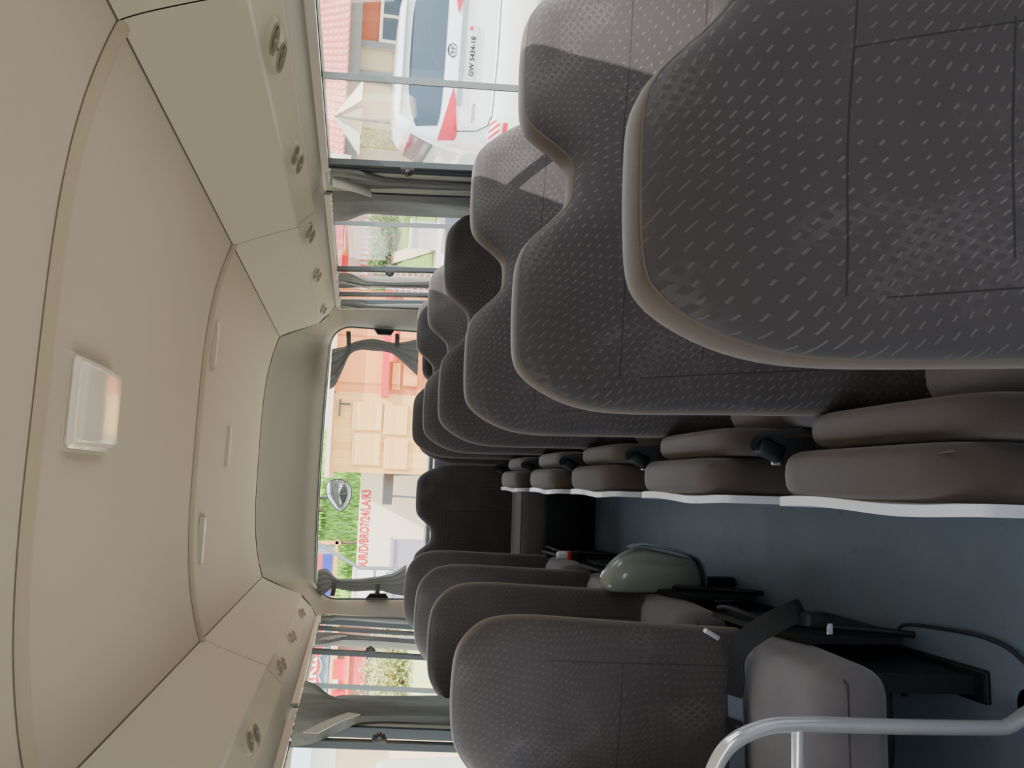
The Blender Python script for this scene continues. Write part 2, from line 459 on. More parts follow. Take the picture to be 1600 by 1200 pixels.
# ------------------------------------------------------------------ rear end: moulded surround with the wide rear window
YW = 4.98
RX0, RX1, RZ0, RZ1 = -.718, .99, .80, 1.55
def rear_loop_inner():
    pts = []
    rr = .13
    pts += [(RX1, 0), (RX1, .3), (RX1, .6), (RX1, RZ0), (RX1, 1.1)]
    for k in range(0, 7):
        a = k/6*PI/2; pts.append((RX1-rr+rr*math.cos(a), RZ1-rr+rr*math.sin(a)))
    n = 16
    for k in range(1, n): pts.append((RX1-rr+(RX0+rr-(RX1-rr))*k/n, RZ1+.012*math.sin(PI*k/n)))
    for k in range(0, 7):
        a = PI/2+k/6*PI/2; pts.append((RX0+rr+rr*math.cos(a), RZ1-rr+rr*math.sin(a)))
    pts += [(RX0, 1.1), (RX0, RZ0), (RX0, .6), (RX0, .3), (RX0, 0)]
    return pts
inner = rear_loop_inner()
def rear_loop_outer():
    half = [(1.06, 0), (1.06, .3), (1.055, .6), (wx(.8), .8), (wx(1.1), 1.1), (wx(1.35), 1.35), (wx(1.48), 1.48), (.985, 1.512), (.937, 1.540), (.880, 1.592), (.836, 1.695), (.787, 1.80)]
    n = 16; mid = [(.787-1.31*k/n, ceil_z(.787-1.31*k/n)) for k in range(1, n)]
    return half + mid + [(mx(x), z) for x, z in half[::-1]]
outer = rear_loop_outer()
assert len(inner) == len(outer), (len(inner), len(outer))
bm = bmesh.new()
rows = []
for (t, yy) in ((0, YR+.004), (.03, YR+.05), (.16, 4.52), (.40, 4.70), (.74, 4.86), (1.0, 4.95), (1.0, YW)):
    rows.append([(o_[0]+(i_[0]-o_[0])*t, yy, o_[1]+(i_[1]-o_[1])*t) for i_, o_ in zip(inner, outer)])
grid(bm, [list(c) for c in zip(*rows)])
struct('wall_rear', bm, M['rearpanel'], angle=60)
bm = bmesh.new()     # dark joint round the moulding
tube(bm, [(x, YR+.002, z) for x, z in outer[6:-6]], .0035, 6)
struct('trim_97', bm, M['seam'])
bm = bmesh.new()
box(bm, (XC, YW+.02, .425), (1.8, .04, .85))
rbox(bm, (XC, YW-.075, .885), (1.70, .13, .03), .012, 3)
struct('wall_back', bm, mat('rear_sill_paint', (196, 208, 218), .25, var=.03, coat=.4), smooth=False)
bm = bmesh.new()
poly(bm, [(x, YW-.008, z) for x, z in inner[3:-3]])
wr = struct('window_7', bm, M['glass_rear'], smooth=False)
bm = bmesh.new(); tube(bm, [(x, YW-.012, z) for x, z in inner[3:-3]], .009, 6)
struct('window_frame', bm, M['rubber'], wr)
bm = bmesh.new(); tube(bm, [(x, YW-.03, z+.004) for x, z in inner[10:-10]], .006, 8)
struct('curtain_rail', bm, M['sash'], wr)
bm = bmesh.new(); prism(bm, [(RX1-.012, YW-.05, 1.28), (RX1-.012, YW-.05, 1.15), (RX1-.045, YW-.05, 1.17), (RX1-.045, YW-.05, 1.255)], 1, (0, .03, 0))
struct('window_latch', bm, M['black'], wr, smooth=False)
bm = bmesh.new(); prism(bm, [(RX0+.012, YW-.05, 1.24), (RX0+.012, YW-.05, 1.10), (RX0+.04, YW-.05, 1.12), (RX0+.04, YW-.05, 1.215)], 1, (0, .03, 0))
struct('window_latch', bm, M['black'], wr, smooth=False)
# front of the cabin behind the camera: header above an open windscreen, dashboard-height bulkhead
bm = bmesh.new()
box(bm, (XC, YF-.02, 1.72), (2.0, .04, .44)); box(bm, (XC, YF-.02, .45), (2.0, .04, .9))
struct('wall_front', bm, M['wall'], smooth=False)
bm = bmesh.new(); poly(bm, [(-.8, YF, .9), (1.07, YF, .9), (1.02, YF, 1.5), (-.75, YF, 1.5)])
struct('window_8', bm, M['glass'], smooth=False)

# ------------------------------------------------------------------ seats
HALF2 = [(0, .80), (.002, .872), (.010, .928), (.027, .974), (.052, 1.015), (.078, 1.042), (.108, 1.055), (.165, 1.059), (.235, 1.059), (.292, 1.056), (.325, 1.045), (.350, 1.024), (.376, .996), (.402, .974), (.425, .966), (.45, .965)]
HALF1 = [(0, .80), (.002, .872), (.010, .935), (.026, .980), (.052, 1.012), (.084, 1.036), (.12, 1.050), (.17, 1.056), (.225, 1.058)]
def outline(half, W):
    pts = catmull([(x, z, 0) for x, z in half], 3)
    L = [(p.x, p.y) for p in pts]
    return L + [(W-x, z) for x, z in L[::-1][1:]]
def backrest(parent, half, W, fab, zb=.38, slope=.46, th=.075):
    top = outline(half, W)
    n = 26
    loop = [(0, zb+(.80-zb)*k/10) for k in range(10)] + top + [(W, .80-(.80-zb)*(k+1)/10) for k in range(10)]
    def dist(x, z):
        d = 9
        for (ax, az), (bx, bz) in zip(loop[:-1], loop[1:]):
            vx, vz = bx-ax, bz-az; L2 = vx*vx+vz*vz
            t = 0 if L2 == 0 else max(0, min(1, ((x-ax)*vx+(z-az)*vz)/L2))
            d = min(d, math.hypot(x-ax-vx*t, z-az-vz*t))
        return d
    def Y(z): return (z-1.05)*slope - .02*math.sin(max(0, min(1, (z-.38)/.6))*PI)
    def puff(d):
        e = min(d/.05, 1); return -.030*math.sqrt(max(0, 1-(1-e)**2))
    # front cushion
    cols = []
    xsn = sorted(set([round(x, 4) for x, z in top]))
    tz = {round(x, 4): z for x, z in top}
    for x in xsn:
        zt = tz[x]
        col = []
        for j in range(n+1):
            s_ = j/n; s_ = 1-(1-s_)**1.35
            z = zb+(zt-zb)*s_
            d = dist(x, z)
            wob = .004*math.sin(x*21)*math.sin(z*13)
            col.append((x, Y(z)+puff(d)+(wob if d > .05 else 0), z))
        cols.append(col)
    bm = bmesh.new(); grid(bm, cols)
    obj('backrest', bm, fab, parent, angle=80)
    # side band and back shell
    nrm = []
    for i, (x, z) in enumerate(loop):
        a = loop[max(i-1, 0)]; b = loop[min(i+1, len(loop)-1)]
        dx, dz = b[0]-a[0], b[1]-a[1]; L = math.hypot(dx, dz) or 1
        nrm.append((-dz/L, dx/L))
    rings = [(0, -.001), (.008, .003), (.03, .004), (.052, .002), (.066, -.006), (th, -.018)]
    bm = bmesh.new()
    G = [[(x+nx*o_, Y(z)+y_, z+nz*o_) for (y_, o_) in rings] for (x, z), (nx, nz) in zip(loop, nrm)]
    grid(bm, G)
    cols2 = [[(min(max(x, .02), W-.02), Y(z)+th, z) for z in [zb+(tz[x]-.02-zb)*j/10 for j in range(11)]] for x in xsn]
    grid(bm, cols2)
    obj('backrest_shell', bm, M['taupe'], parent, angle=50)
    bm = bmesh.new()
    tube(bm, [(x-nx*.001, Y(z)-.002, z-nz*.001) for (x, z), (nx, nz) in zip(loop, nrm)], .0022, 5)
    obj('piping', bm, M['pipe'], parent)
YB = -.31   # where the backrest meets the cushion relative to the top edge
def belt(parent, x, side=1, drop=True):
    bm = bmesh.new()
    p = catmull([(x, YB+.00, .43), (x+side*.01, YB-.05, .455), (x+side*.012, YB-.12, .45), (x+side*.02, YB-.2, .452)], 5)
    tube(bm, p, .01, flat=(.046, .003), up=(1, 0, 0))
    b = obj('seat_belt', bm, M['webbing'], parent, smooth=False)
    bm = bmesh.new(); rbox(bm, (x+side*.02, YB-.225, .456), (.045, .065, .018), .006, 3)
    obj('buckle', bm, M['black'], b)
def cushion(parent, W, z=.44, m=None, depth=.41, front=None, x0=.005):
    bm = bmesh.new()
    rbox(bm, (W/2, YB-depth/2+.05, z-.08), (W-2*x0, depth+.06, .17), .055, 5, Matrix.Rotation(math.radians(-5), 3, 'X'))
    c = obj('cushion', bm, m or M['cush'], parent)
    bm = bmesh.new()   # welt seam round the cushion
    y0, y1 = YB-depth+.035, YB+.02
    tube(bm, [(x0+.012, y1, z-.055), (x0+.002, y0+.05, z-.042), (.03, y0-.012, z-.040), (W-.03, y0-.012, z-.040), (W-x0-.002, y0+.05, z-.042), (W-x0-.012, y1, z-.055)], .0022, 5)
    obj('welt', bm, M['seam'], c)
    return c
def seat_base(parent, W, left_legs=True):
    bm = bmesh.new()
    rbox(bm, (W/2, YB-.17, .275), (W-.04, .36, .05), .01, 2)
    obj('seat_frame', bm, M['base'], parent)
    for x in ((.045, W-.05)):
        bm = bmesh.new()
        prism(bm, [(x-.02, YB-.34, 0), (x-.02, YB+.02, 0), (x-.02, YB-.02, .27), (x-.02, YB-.30, .27)], 0, (.04, 0, 0))
        rbox(bm, (x, YB-.16, .012), (.07, .42, .024), .006, 2)
        obj('leg', bm, M['black'], parent, smooth=False)
ORD = ['first', 'second', 'third', 'fourth', 'fifth', 'sixth']
ROWS_R = [.765, 1.42, 2.10, 2.79, 3.44, 4.10]
s0 = thing('double_seat', 'x', 'seat', (.134, ROWS_R[0], 0), 0, 'patterned double bench seats along the side with the white car')
backrest(s0, HALF2, .90, M['fab2']); cushion(s0, .90); seat_base(s0, .90)
belt(s0, .10); belt(s0, .42, 1); belt(s0, .52, -1)
LBL = ['nearest and largest patterned double seat filling the foreground of the right-hand row',
       'second double seat of the long row, bright sun patch on its window-side headrest',
       'third double seat of the long row, a sunlit corner on its window-side headrest',
       'fourth double seat of the long row, beside the mid bar of the second window',
       'fifth double seat of the long row, second from the rear of that side',
       'sixth and farthest double seat of the long row, just before the rear bench']
s0['label'] = LBL[0]
for i, y in enumerate(ROWS_R[1:]): dup(s0, (.143, y, 0), None, LBL[i+1])
s1 = thing('single_seat', 'nearest single patterned seat beside the chrome handrail, black belt over its cushion', 'seat', (-.79, 2.13, 0), 0, 'patterned single seats along the narrow side')
backrest(s1, HALF1, .45, M['fab1']); cushion(s1, .45, z=.40); seat_base(s1, .45)
bm = bmesh.new()
prism(bm, [(.452, -.10, .02), (.452, -.42, .02), (.452, -.49, .07), (.452, -.47, .30), (.452, -.32, .34), (.452, -.10, .36)], 0, (.014, 0, 0))
fr0 = obj('folding_frame', bm, M['black'], s1, smooth=False)
bm = bmesh.new(); tube(bm, catmull([(.472, -.08, .33), (.484, -.16, .335), (.476, -.32, .30), (.476, -.45, .10), (.472, -.48, .03)], 6), .008, 8)
obj('frame_tube', bm, M['black'], fr0)
SL = ['second single seat along the narrow side, directly behind the one by the handrail',
      'third single seat along the narrow side, with a white and red buckle hanging by it',
      'farthest single seat along the narrow side, in front of the rear bench']
for i, y in enumerate((2.82, 3.43, 4.13)): dup(s1, (-.79, y, 0), None, SL[i])
# rear bench in two halves
rb = thing('rear_seat', 'dark two-person rear seat closing the end of the aisle under the rear window', 'seat', (-.715, 4.70, -.085), 0)
backrest(rb, [(x*.922, z) for x, z in HALF2], .83, M['fab2'])
bm = bmesh.new(); rbox(bm, (.415, -.33, .455), (.82, .42, .15), .04, 4); c_ = obj('cushion', bm, M['cush'], rb)
bm = bmesh.new(); tube(bm, [(.01, -.53, .525), (.42, -.537, .528), (.82, -.53, .525)], .003, 5); obj('welt', bm, M['pipe'], c_)
bm = bmesh.new(); rbox(bm, (.415, -.28, .235), (.81, .40, .30), .01, 2); obj('seat_base', bm, M['black'], rb)
belt(rb, .70)
dup(rb, (.135, 4.70, -.085), None, 'window-side half of the rear bench, mostly hidden behind the last double seat')

# belts on the nearest single seat
def strap_part(parent, pts, w, name='seat_belt', m=None, up=(1, 0, 0), n=6):
    bm = bmesh.new(); tube(bm, catmull(pts, n), .01, flat=(w, .003), up=up)
    return obj(name, bm, m or M['webbing'], parent, smooth=False)
b1 = strap_part(s1, [(.30, -.345, .425), (.36, -.37, .43), (.415, -.40, .445), (.46, -.44, .438), (.51, -.50, .40), (.535, -.52, .355), (.53, -.50, .33)], .05, up=(0, 1, .3))
bm = bmesh.new(); rbox(bm, (.52, -.545, .335), (.03, .035, .05), .006, 3); obj('buckle', bm, M['black'], b1)
bm = bmesh.new(); rbox(bm, (.50, -.55, .30), (.024, .005, .014), .002, 2); obj('tongue', bm, M['chrome'], b1)
b2 = strap_part(s1, [(.02, -.34, .415), (.12, -.345, .418), (.22, -.35, .42), (.32, -.352, .425)], .05, m=mat('lit_webbing', (92, 102, 118), .6), up=(0, 1, .3))  # lit stretch of the black belt, its light put into the blue-grey colour
bm = bmesh.new(); rbox(bm, (.235, -.355, .428), (.04, .06, .02), .006, 3); obj('buckle', bm, M['black'], b2)
bm = bmesh.new(); rbox(bm, (.445, -.31, .465), (.012, .012, .045), .004, 3, Matrix.Rotation(.5, 3, 'Y')); obj('belt_anchor', bm, M['chrome'], s1)

# folded jump seats on the aisle side of the long row
def jump(loc, label):
    t = thing('jump_seat', label, 'seat', loc, 0, 'folded jump seats on the aisle side of the long row')
    # origin: far top corner on the floor below; local y runs from 0 (far) to -.46 (near)
    def pad(name, xc, th, ztop, ylen, zlen, m, yoff=0):
        bm = bmesh.new()
        n, mm = 28, 10
        P = []
        for i in range(n):
            a = 2*PI*i/n; ca, sa = math.cos(a), math.sin(a); e = .34
            yy = -ylen/2+math.copysign(abs(ca)**e, ca)*ylen/2+yoff; zz = ztop-zlen/2+math.copysign(abs(sa)**e, sa)*zlen/2
            cy, cz = -ylen/2+yoff, ztop-zlen/2
            row = []
            for j in range(mm+1):
                q = PI*j/mm; k_ = 1-.16*(1-abs(math.sin(q))**.7); s_ = math.cos(q)
                row.append((xc+th/2*math.copysign(abs(s_)**.75, s_), cy+(yy-cy)*k_, cz+(zz-cz)*k_))
            P.append(row)
        V = grid(bm, P, closed_u=True)
        bm.faces.new([V[i][0] for i in range(n)]); bm.faces.new([V[i][mm] for i in range(n)][::-1])
        return obj(name, bm, m, t, angle=60)
    pc = pad('seat_pad', .036, .084, .615, .47, .44, M['jumpcloth'])
    bm = bmesh.new()
    tube(bm, catmull([(.066, -.015, .57), (.070, -.06, .592), (.060, -.15, .602), (.046, -.23, .598), (.056, -.33, .604), (.064, -.44, .60)], 5), .0022, 5)
    obj('welt', bm, M['seam'], pc)
    pad('back_pad', .112, .060, .590, .44, .42, M['jumpcloth'], -.05)
    bm = bmesh.new()
    O = catmull([(0, -.02, .60), (0, -.12, .604), (0, -.24, .600), (0, -.36, .607), (0, -.45, .598), (0, -.468, .54), (0, -.46, .3), (0, -.44, .19), (0, -.36, .165), (0, -.1, .165), (0, -.01, .20), (0, .0, .35), (0, -.0, .54)], 4, closed=True)
    prism(bm, [(-.020-.004*math.sin(p.y*14), p.y, p.z) for p in O], 0, (.016, 0, 0))
    obj('seat_pan', bm, M['white'], t, angle=40)
    bm = bmesh.new()
    rbox(bm, (.085, -.07, .47), (.03, .10, .12), .01, 2); rbox(bm, (.095, -.23, .10), (.03, .05, .20), .006, 2); rbox(bm, (.10, -.23, .012), (.09, .2, .024), .005, 2)
    rbox(bm, (.09, -.04, .33), (.022, .04, .36), .006, 2)
    obj('hinge_frame', bm, M['black'], t)
    b = strap_part(t, [(.118, -.05, .56), (.112, .005, .60), (.100, .030, .605), (.085, .028, .56), (.088, -.0, .50)], .05, up=(0, 0, 1))
    bm = bmesh.new(); rbox(bm, (.084, .035, .588), (.034, .03, .055), .008, 3, Matrix.Rotation(.4, 3, 'Y')); obj('buckle', bm, M['black'], b)
    bm = bmesh.new(); rbox(bm, (.066, .045, .568), (.02, .006, .018), .002, 2); obj('tongue', bm, M['chrome'], b)
    return t
JL = ['nearest and largest folded jump seat with white pan edge, beside the second double seat',
      'second folded jump seat down the aisle, beside the third double seat',
      'third folded jump seat down the aisle, beside the fourth double seat',
      'fourth folded jump seat down the aisle, beside the fifth double seat',
      'farthest and smallest folded jump seat, beside the last double seat']
j0 = jump((0, ROWS_R[1]-.13, 0), JL[0])
for i in range(2, 6): dup(j0, (0, ROWS_R[i]-.13, 0), None, JL[i-1])

# jump seat on the narrow side showing its glossy underside
t = thing('jump_seat', 'folded jump seat with glossy grey-green shell and bright rim beside the single seats', 'seat', (-.30, 2.52, 0))
bm = bmesh.new()
shape = catmull([(.030, 0, .505), (.080, 0, .455), (.105, 0, .39), (.100, 0, .33), (.075, 0, .205), (.05, 0, .178), (.01, 0, .165), (-.025, 0, .17), (-.04, 0, .22), (-.04, 0, .45), (-.03, 0, .505), (0, 0, .515)], 4, closed=True)
cx_, cz_ = .03, .35
P = []
for kf, dy in ((1.0, .03), (1.0, .0), (.96, -.018), (.86, -.032), (.6, -.045), (.3, -.05), (.02, -.05)):
    P.append([(cx_+(p.x-cx_)*kf, dy, cz_+(p.z-cz_)*kf) for p in shape])
grid(bm, [list(c)+[] for c in zip(*P)], closed_u=True)
obj('seat_shell', bm, M['pan'], t, angle=60)
bm = bmesh.new()
tube(bm, catmull([(.108, .0, .430), (.120, .0, .39), (.112, .0, .32), (.088, .0, .215), (.062, .0, .174), (.01, .0, .156), (-.03, .0, .160)], 5), .01, flat=(.045, .005), up=(0, 1, 0))
tube(bm, catmull([(.109, -.022, .430), (.121, -.022, .39), (.113, -.022, .32), (.089, -.022, .213), (.063, -.022, .172), (.01, -.022, .154), (-.03, -.022, .158)], 5), .0045, 6)
obj('rim', bm, mat('bright_rim_metal', (178, 190, 202), .2, .85), t)
for k_ in range(5):
    bm = bmesh.new(); x = .005+.012*k_; tube(bm, [(x, -.045, .40-.02*k_), (x+.016, -.045, .28-.015*k_)], .0032, 6)
    obj('rib', bm, M['pan'], t)
bm = bmesh.new(); rbox(bm, (.02, .055, .32), (.10, .05, .26), .02, 4); obj('seat_pad', bm, M['jumpcloth'], t)
bm = bmesh.new(); rbox(bm, (-.01, .08, .09), (.03, .05, .17), .006, 2); obj('hinge_frame', bm, M['black'], t)

# white and red buckle at the farthest single seats
t = thing('belt_buckle', 'white seat belt buckle with a red band hanging by the third single seat', 'buckle', (-.285, 3.26, .0))
bm = bmesh.new(); rbox(bm, (0, 0, .455), (.035, .03, .05), .012, 4); obj('housing', bm, M['white'], t)
bm = bmesh.new(); rbox(bm, (0, -.002, .425), (.036, .031, .016), .004, 2); obj('release_button', bm, M['red'], t)
bm = bmesh.new(); rbox(bm, (0, 0, .398), (.034, .028, .036), .008, 3); tube(bm, catmull([(0, .01, .39), (-.02, .03, .33), (-.05, .06, .28)], 5), .01, flat=(.03, .004), up=(1, 0, 0)); obj('stalk', bm, M['black'], t)

# ------------------------------------------------------------------ chrome handrail in front of the single seats
t = thing('handrail', 'polished chrome handrail with rounded top and a short crossbar beside the nearest single seat', 'handrail', (0, 1.35, 0))
bm = bmesh.new()
tube(bm, catmull([(-.80, 0, .705), (-.62, 0, .705), (-.52, 0, .700), (-.455, 0, .665), (-.424, 0, .60), (-.418, 0, .52), (-.428, 0, .32), (-.436, 0, .11), (-.434, 0, .07), (-.415, 0, .03), (-.40, 0, 0)], 8), .0145, 16)
obj('rail', bm, M['chrome'], t, angle=80)
bm = bmesh.new(); cyl(bm, (-.425, 0, .523), (-.80, 0, .530), .0125, 14); obj('crossbar', bm, M['chrome'], t)
bm = bmesh.new(); cyl(bm, (-.80, 0, 0), (-.80, 0, .80), .0145, 14); obj('post', bm, M['chrome'], t)
bm = bmesh.new(); cyl(bm, (-.40, 0, 0), (-.40, 0, .012), .035, 18); obj('foot_flange', bm, M['chrome'], t)

# floor hatch near the step
t = thing('floor_hatch', 'raised vinyl covered floor hatch with rounded corner beside the handrail foot', 'hatch', (0, 0, 0))
hp = catmull([(-.335, 1.735, 0), (-.305, 1.705, 0), (-.293, 1.60, 0), (-.288, 1.46, 0), (-.31, 1.375, 0), (-.38, 1.33, 0), (-.74, 1.30, 0), (-.76, 1.5, 0), (-.76, 1.76, 0), (-.60, 1.76, 0), (-.47, 1.765, 0), (-.43, 1.74, 0), (-.38, 1.73, 0)], 5, closed=True)
bm = bmesh.new(); prism(bm, [(p.x, p.y, 0) for p in hp], 2, (0, 0, .012)); obj('cover', bm, M['floor'], t, smooth=False)
bm = bmesh.new(); tube(bm, [(p.x, p.y, .011) for p in hp], .005, 6, closed=True); obj('edge_trim', bm, M['rubber'], t)
bm = bmesh.new(); cyl(bm, (-.46, 1.715, .010), (-.46, 1.715, .018), .014, 16); obj('finger_hole', bm, M['black'], t)

# ------------------------------------------------------------------ ceiling lamp and brackets
zc = ceil_z(.13)
t = thing('ceiling_lamp', 'white rounded rectangular cabin lamp on the middle ceiling panel', 'lamp', (.13, 1.625, zc))
bm = bmesh.new(); rbox(bm, (0, 0, -.014), (.172, .240, .032), .016, 4)
for v in bm.verts:
    if v.co.z < -.012: v.co.x *= .90; v.co.y *= .93
obj('lens', bm, M['lens'], t, angle=50)
bm = bmesh.new(); rbox(bm, (0, 0, .0), (.182, .250, .006), .003, 2); obj('frame', bm, M['ceil'], t)
bk = None
for (x, y, w, d, lab) in ((.465, 2.84, .16, .10, 'slim ceiling bracket nearest the double-seat side, just past the second rib'),
                          (.13, 3.33, .17, .12, 'slim ceiling bracket in the centre with a bright ridge, nearest the rear window'),
                          (-.215, 2.88, .14, .12, 'slim ceiling bracket on the single-seat side, just past the second rib')):
    if bk is None:
        t = thing('ceiling_bracket', lab, 'bracket', (x, y, ceil_z(x)), 0, 'raised brackets on the rear ceiling panel'); bk = t
        bm = bmesh.new(); prism(bm, [(-.08, -.05, 0.002), (-.08, -.045, -.012), (-.08, -.01, -.012), (-.08, .05, .002)], 0, (.16, 0, 0)); obj('body', bm, M['cove'], t, smooth=False)
        bm = bmesh.new(); box(bm, (0, -.027, -.012), (.15, .012, .004)); obj('ridge', bm, M['lens'], t, smooth=False)
    else:
        q = dup(bk, (x, y, ceil_z(x)), None, lab)

# ------------------------------------------------------------------ air vents on the coves
def vent(right, y, label):
    a = Vector((.890, 1.583)); b = Vector((.930, 1.5455)); d = (b-a).normalized()
    t = thing('air_vent', label, 'air vent', ((.911 if right else mx(.911)), y, 1.5632), 0, 'paired louvre vents along the overhead cove')
    s = 1 if right else -1
    nrm = Vector((d.y, 0, -d.x))  # towards the cabin, placeholder
    dz = Vector((d.x*s, 0, d.y)); dy = Vector((0, 1, 0)); nn = dz.cross(dy)
    if nn.z > 0: nn = -nn
    def W(u, v, n): return dy*u+dz*v+nn*n      # u along bus, v down the slope, n out
    def ell(cu, cv, ru, rv, n, tilt=-.27, N=24):
        ct, st = math.cos(tilt), math.sin(tilt)
        return [W(cu+ru*math.cos(2*PI*i/N)*ct-rv*math.sin(2*PI*i/N)*st, cv+ru*math.cos(2*PI*i/N)*st+rv*math.sin(2*PI*i/N)*ct, n) for i in range(N)]
    ct, st = math.cos(-.27), math.sin(-.27)
    bm = bmesh.new()
    P = [ell(0, .0, .106, .021, -.003, -.04), ell(0, 0, .104, .0205, .0025, -.04), ell(0, 0, .098, .0185, .003, -.04), ell(0, 0, .01, .002, .003, -.04)]
    grid(bm, [list(c) for c in zip(*P)], closed_u=True); obj('bezel', bm, M['cove'], t, angle=60)
    for cu, cv in ((-.040, -.004), (.040, .005)):
        bm = bmesh.new()
        P = [ell(cu, cv, .050, .0125, .0025), ell(cu, cv, .049, .012, .0065), ell(cu, cv, .044, .0098, .007), ell(cu, cv, .040, .0075, .003)]
        grid(bm, [list(c) for c in zip(*P)], closed_u=True)
        for q in (-.3, .3):
            tube(bm, [W(cu-.032*ct, cv+q*.010-.032*st, .005), W(cu+.032*ct, cv+q*.010+.032*st, .005)], .0014, 6)
        lv = obj('louvre', bm, M['louvre'], t, angle=60)
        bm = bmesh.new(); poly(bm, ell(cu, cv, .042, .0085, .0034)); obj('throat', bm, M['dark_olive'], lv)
        bm = bmesh.new(); tube(bm, [W(cu, cv, .004), W(cu, cv, .0085)], .004, 8); obj('knob', bm, M['alu'], lv)
    return t
VR = [1.60, 2.18, 2.86, 3.45, 4.15]
names = ['nearest', 'second', 'third', 'fourth', 'farthest']
for i, y in enumerate(VR): vent(True, y, '%s paired air vent in the cove above the double seats' % names[i])
names = ['nearest', 'second', 'third', 'farthest']
for i, y in enumerate((2.10, 2.88, 3.38, 3.98)): vent(False, y, '%s paired air vent in the cove above the single seats' % names[i])

# ------------------------------------------------------------------ curtains
def side_curtain(right, prof, label, strap=None, seed=0, dx=-.022):
    """prof: list of (z, y0, y1) from top to bottom; gathered cloth hanging inside the window"""
    t = thing('curtain', label, 'curtain', (0, 0, 0), 0, 'grey window curtains tied back along the side windows')
    bm = bmesh.new(); n = 22
    pp = catmull([(z, a, b) for z, a, b in prof], 5)
    P = []
    for i in range(n+1):
        s_ = i/n; col = []
        for q in pp:
            z, a, b = q
            w = b-a; am = .006+.010*min(1, w/.2)
            fold = am*math.sin(s_*PI*(7+seed)+seed)+.004*math.sin(s_*31+z*9)
            x = wx(z)+dx+fold
            col.append((x if right else mx(x), a+w*s_, z))
        P.append(col)
    grid(bm, P); o = obj('cloth', bm, M['curtain'], t, angle=80)
    if strap:
        bm = bmesh.new()
        pts = [((wx(z)+dx-.02) if right else mx(wx(z)+dx-.02), y, z) for y, z in strap]
        tube(bm, catmull(pts, 6), .01, flat=(.045, .003), up=(0, -.5, 1)); obj('tieback', bm, M['strap'], t, smooth=False)
    bm = bmesh.new(); z, a, b = prof[0]
    for k_ in range(5):
        y = a+(b-a)*(k_+.5)/5; x = (wx(1.485)-.012) if right else mx(wx(1.485)-.012)
        rbox(bm, (x, y, 1.484), (.008, .006, .014), .002, 1)
    obj('hooks', bm, M['white'], t)
side_curtain(True, [(1.48, 2.41, 2.52), (1.40, 2.42, 2.53), (1.33, 2.455, 2.53), (1.25, 2.47, 2.52), (.96, 2.475, 2.52)], 'pale curtain with slanting tie beside the latch of the nearer right-hand window', [(2.44, 1.475), (2.475, 1.41), (2.52, 1.35)])
side_curtain(True, [(1.48, 2.62, 2.86), (1.43, 2.62, 2.84), (1.37, 2.62, 2.77), (1.30, 2.62, 2.76), (.96, 2.63, 2.79)], 'dark grey curtain at the start of the farther right-hand window', seed=2)
side_curtain(True, [(1.48, 3.69, 3.88), (1.42, 3.70, 3.88), (1.36, 3.79, 3.87), (1.30, 3.81, 3.86), (.96, 3.80, 3.86)], 'pale thin curtain beside the latch of the farther right-hand window', [(3.72, 1.475), (3.78, 1.41), (3.84, 1.34)], 1)
side_curtain(True, [(1.48, 4.23, 4.38), (1.40, 4.24, 4.38), (1.33, 4.30, 4.38), (1.26, 4.31, 4.37), (.96, 4.30, 4.37)], 'last right-hand side curtain next to the rear corner, behind the black window bar', [(4.26, 1.46), (4.31, 1.40), (4.34, 1.36)], 3)
side_curtain(False, [(1.48, 2.68, 2.90), (1.44, 2.68, 2.86), (1.38, 2.68, 2.74), (1.31, 2.66, 2.77), (.96, 2.66, 2.80)], 'dark grey curtain on the far side of the left pillar', seed=1)
side_curtain(False, [(1.48, 2.30, 2.66), (1.43, 2.32, 2.66), (1.38, 2.38, 2.66), (1.33, 2.46, 2.64), (1.25, 2.52, 2.63), (.96, 2.53, 2.64)], 'wide grey curtain with a slanting tie, nearest on the left windows', [(2.30, 1.43), (2.36, 1.40), (2.43, 1.36), (2.50, 1.31)], 2)
side_curtain(False, [(1.48, 3.60, 3.82), (1.43, 3.62, 3.82), (1.38, 3.68, 3.82), (1.32, 3.71, 3.80), (.96, 3.72, 3.80)], 'pale curtain beside the latch of the farther left window', [(3.60, 1.44), (3.66, 1.41), (3.72, 1.36)], 0)
side_curtain(False, [(1.48, 4.20, 4.35), (1.42, 4.22, 4.35), (1.36, 4.27, 4.35), (.96, 4.28, 4.35)], 'last left-hand side curtain next to the rear corner', [(4.22, 1.46), (4.28, 1.41)], 3)
def rear_curtain(prof, label, strap, seed):
    t = thing('curtain', label, 'curtain', (0, 0, 0), 0, 'grey rear window curtains tied to the sides')
    bm = bmesh.new(); n = 26; P = []
    pp = catmull([(z, a, b) for z, a, b in prof], 5)
    for i in range(n+1):
        s_ = i/n; col = []
        for z, a, b in pp:
            w = b-a
            col.append((a+w*s_, YW-.05+(.005+.010*min(1, abs(w)/.25))*math.sin(s_*PI*9+seed)+.003*math.sin(z*20), z))
        P.append(col)
    grid(bm, P); obj('cloth', bm, M['curtain'], t, angle=80)
    for (p0, p1) in strap:
        bm = bmesh.new(); tube(bm, catmull([p0, ((p0[0]+p1[0])/2, p0[1]-.01, (p0[2]+p1[2])/2), p1], 4), .01, flat=(.028, .003), up=(0, 0, 1)); obj('tieback', bm, M['curtain'], t, smooth=False)
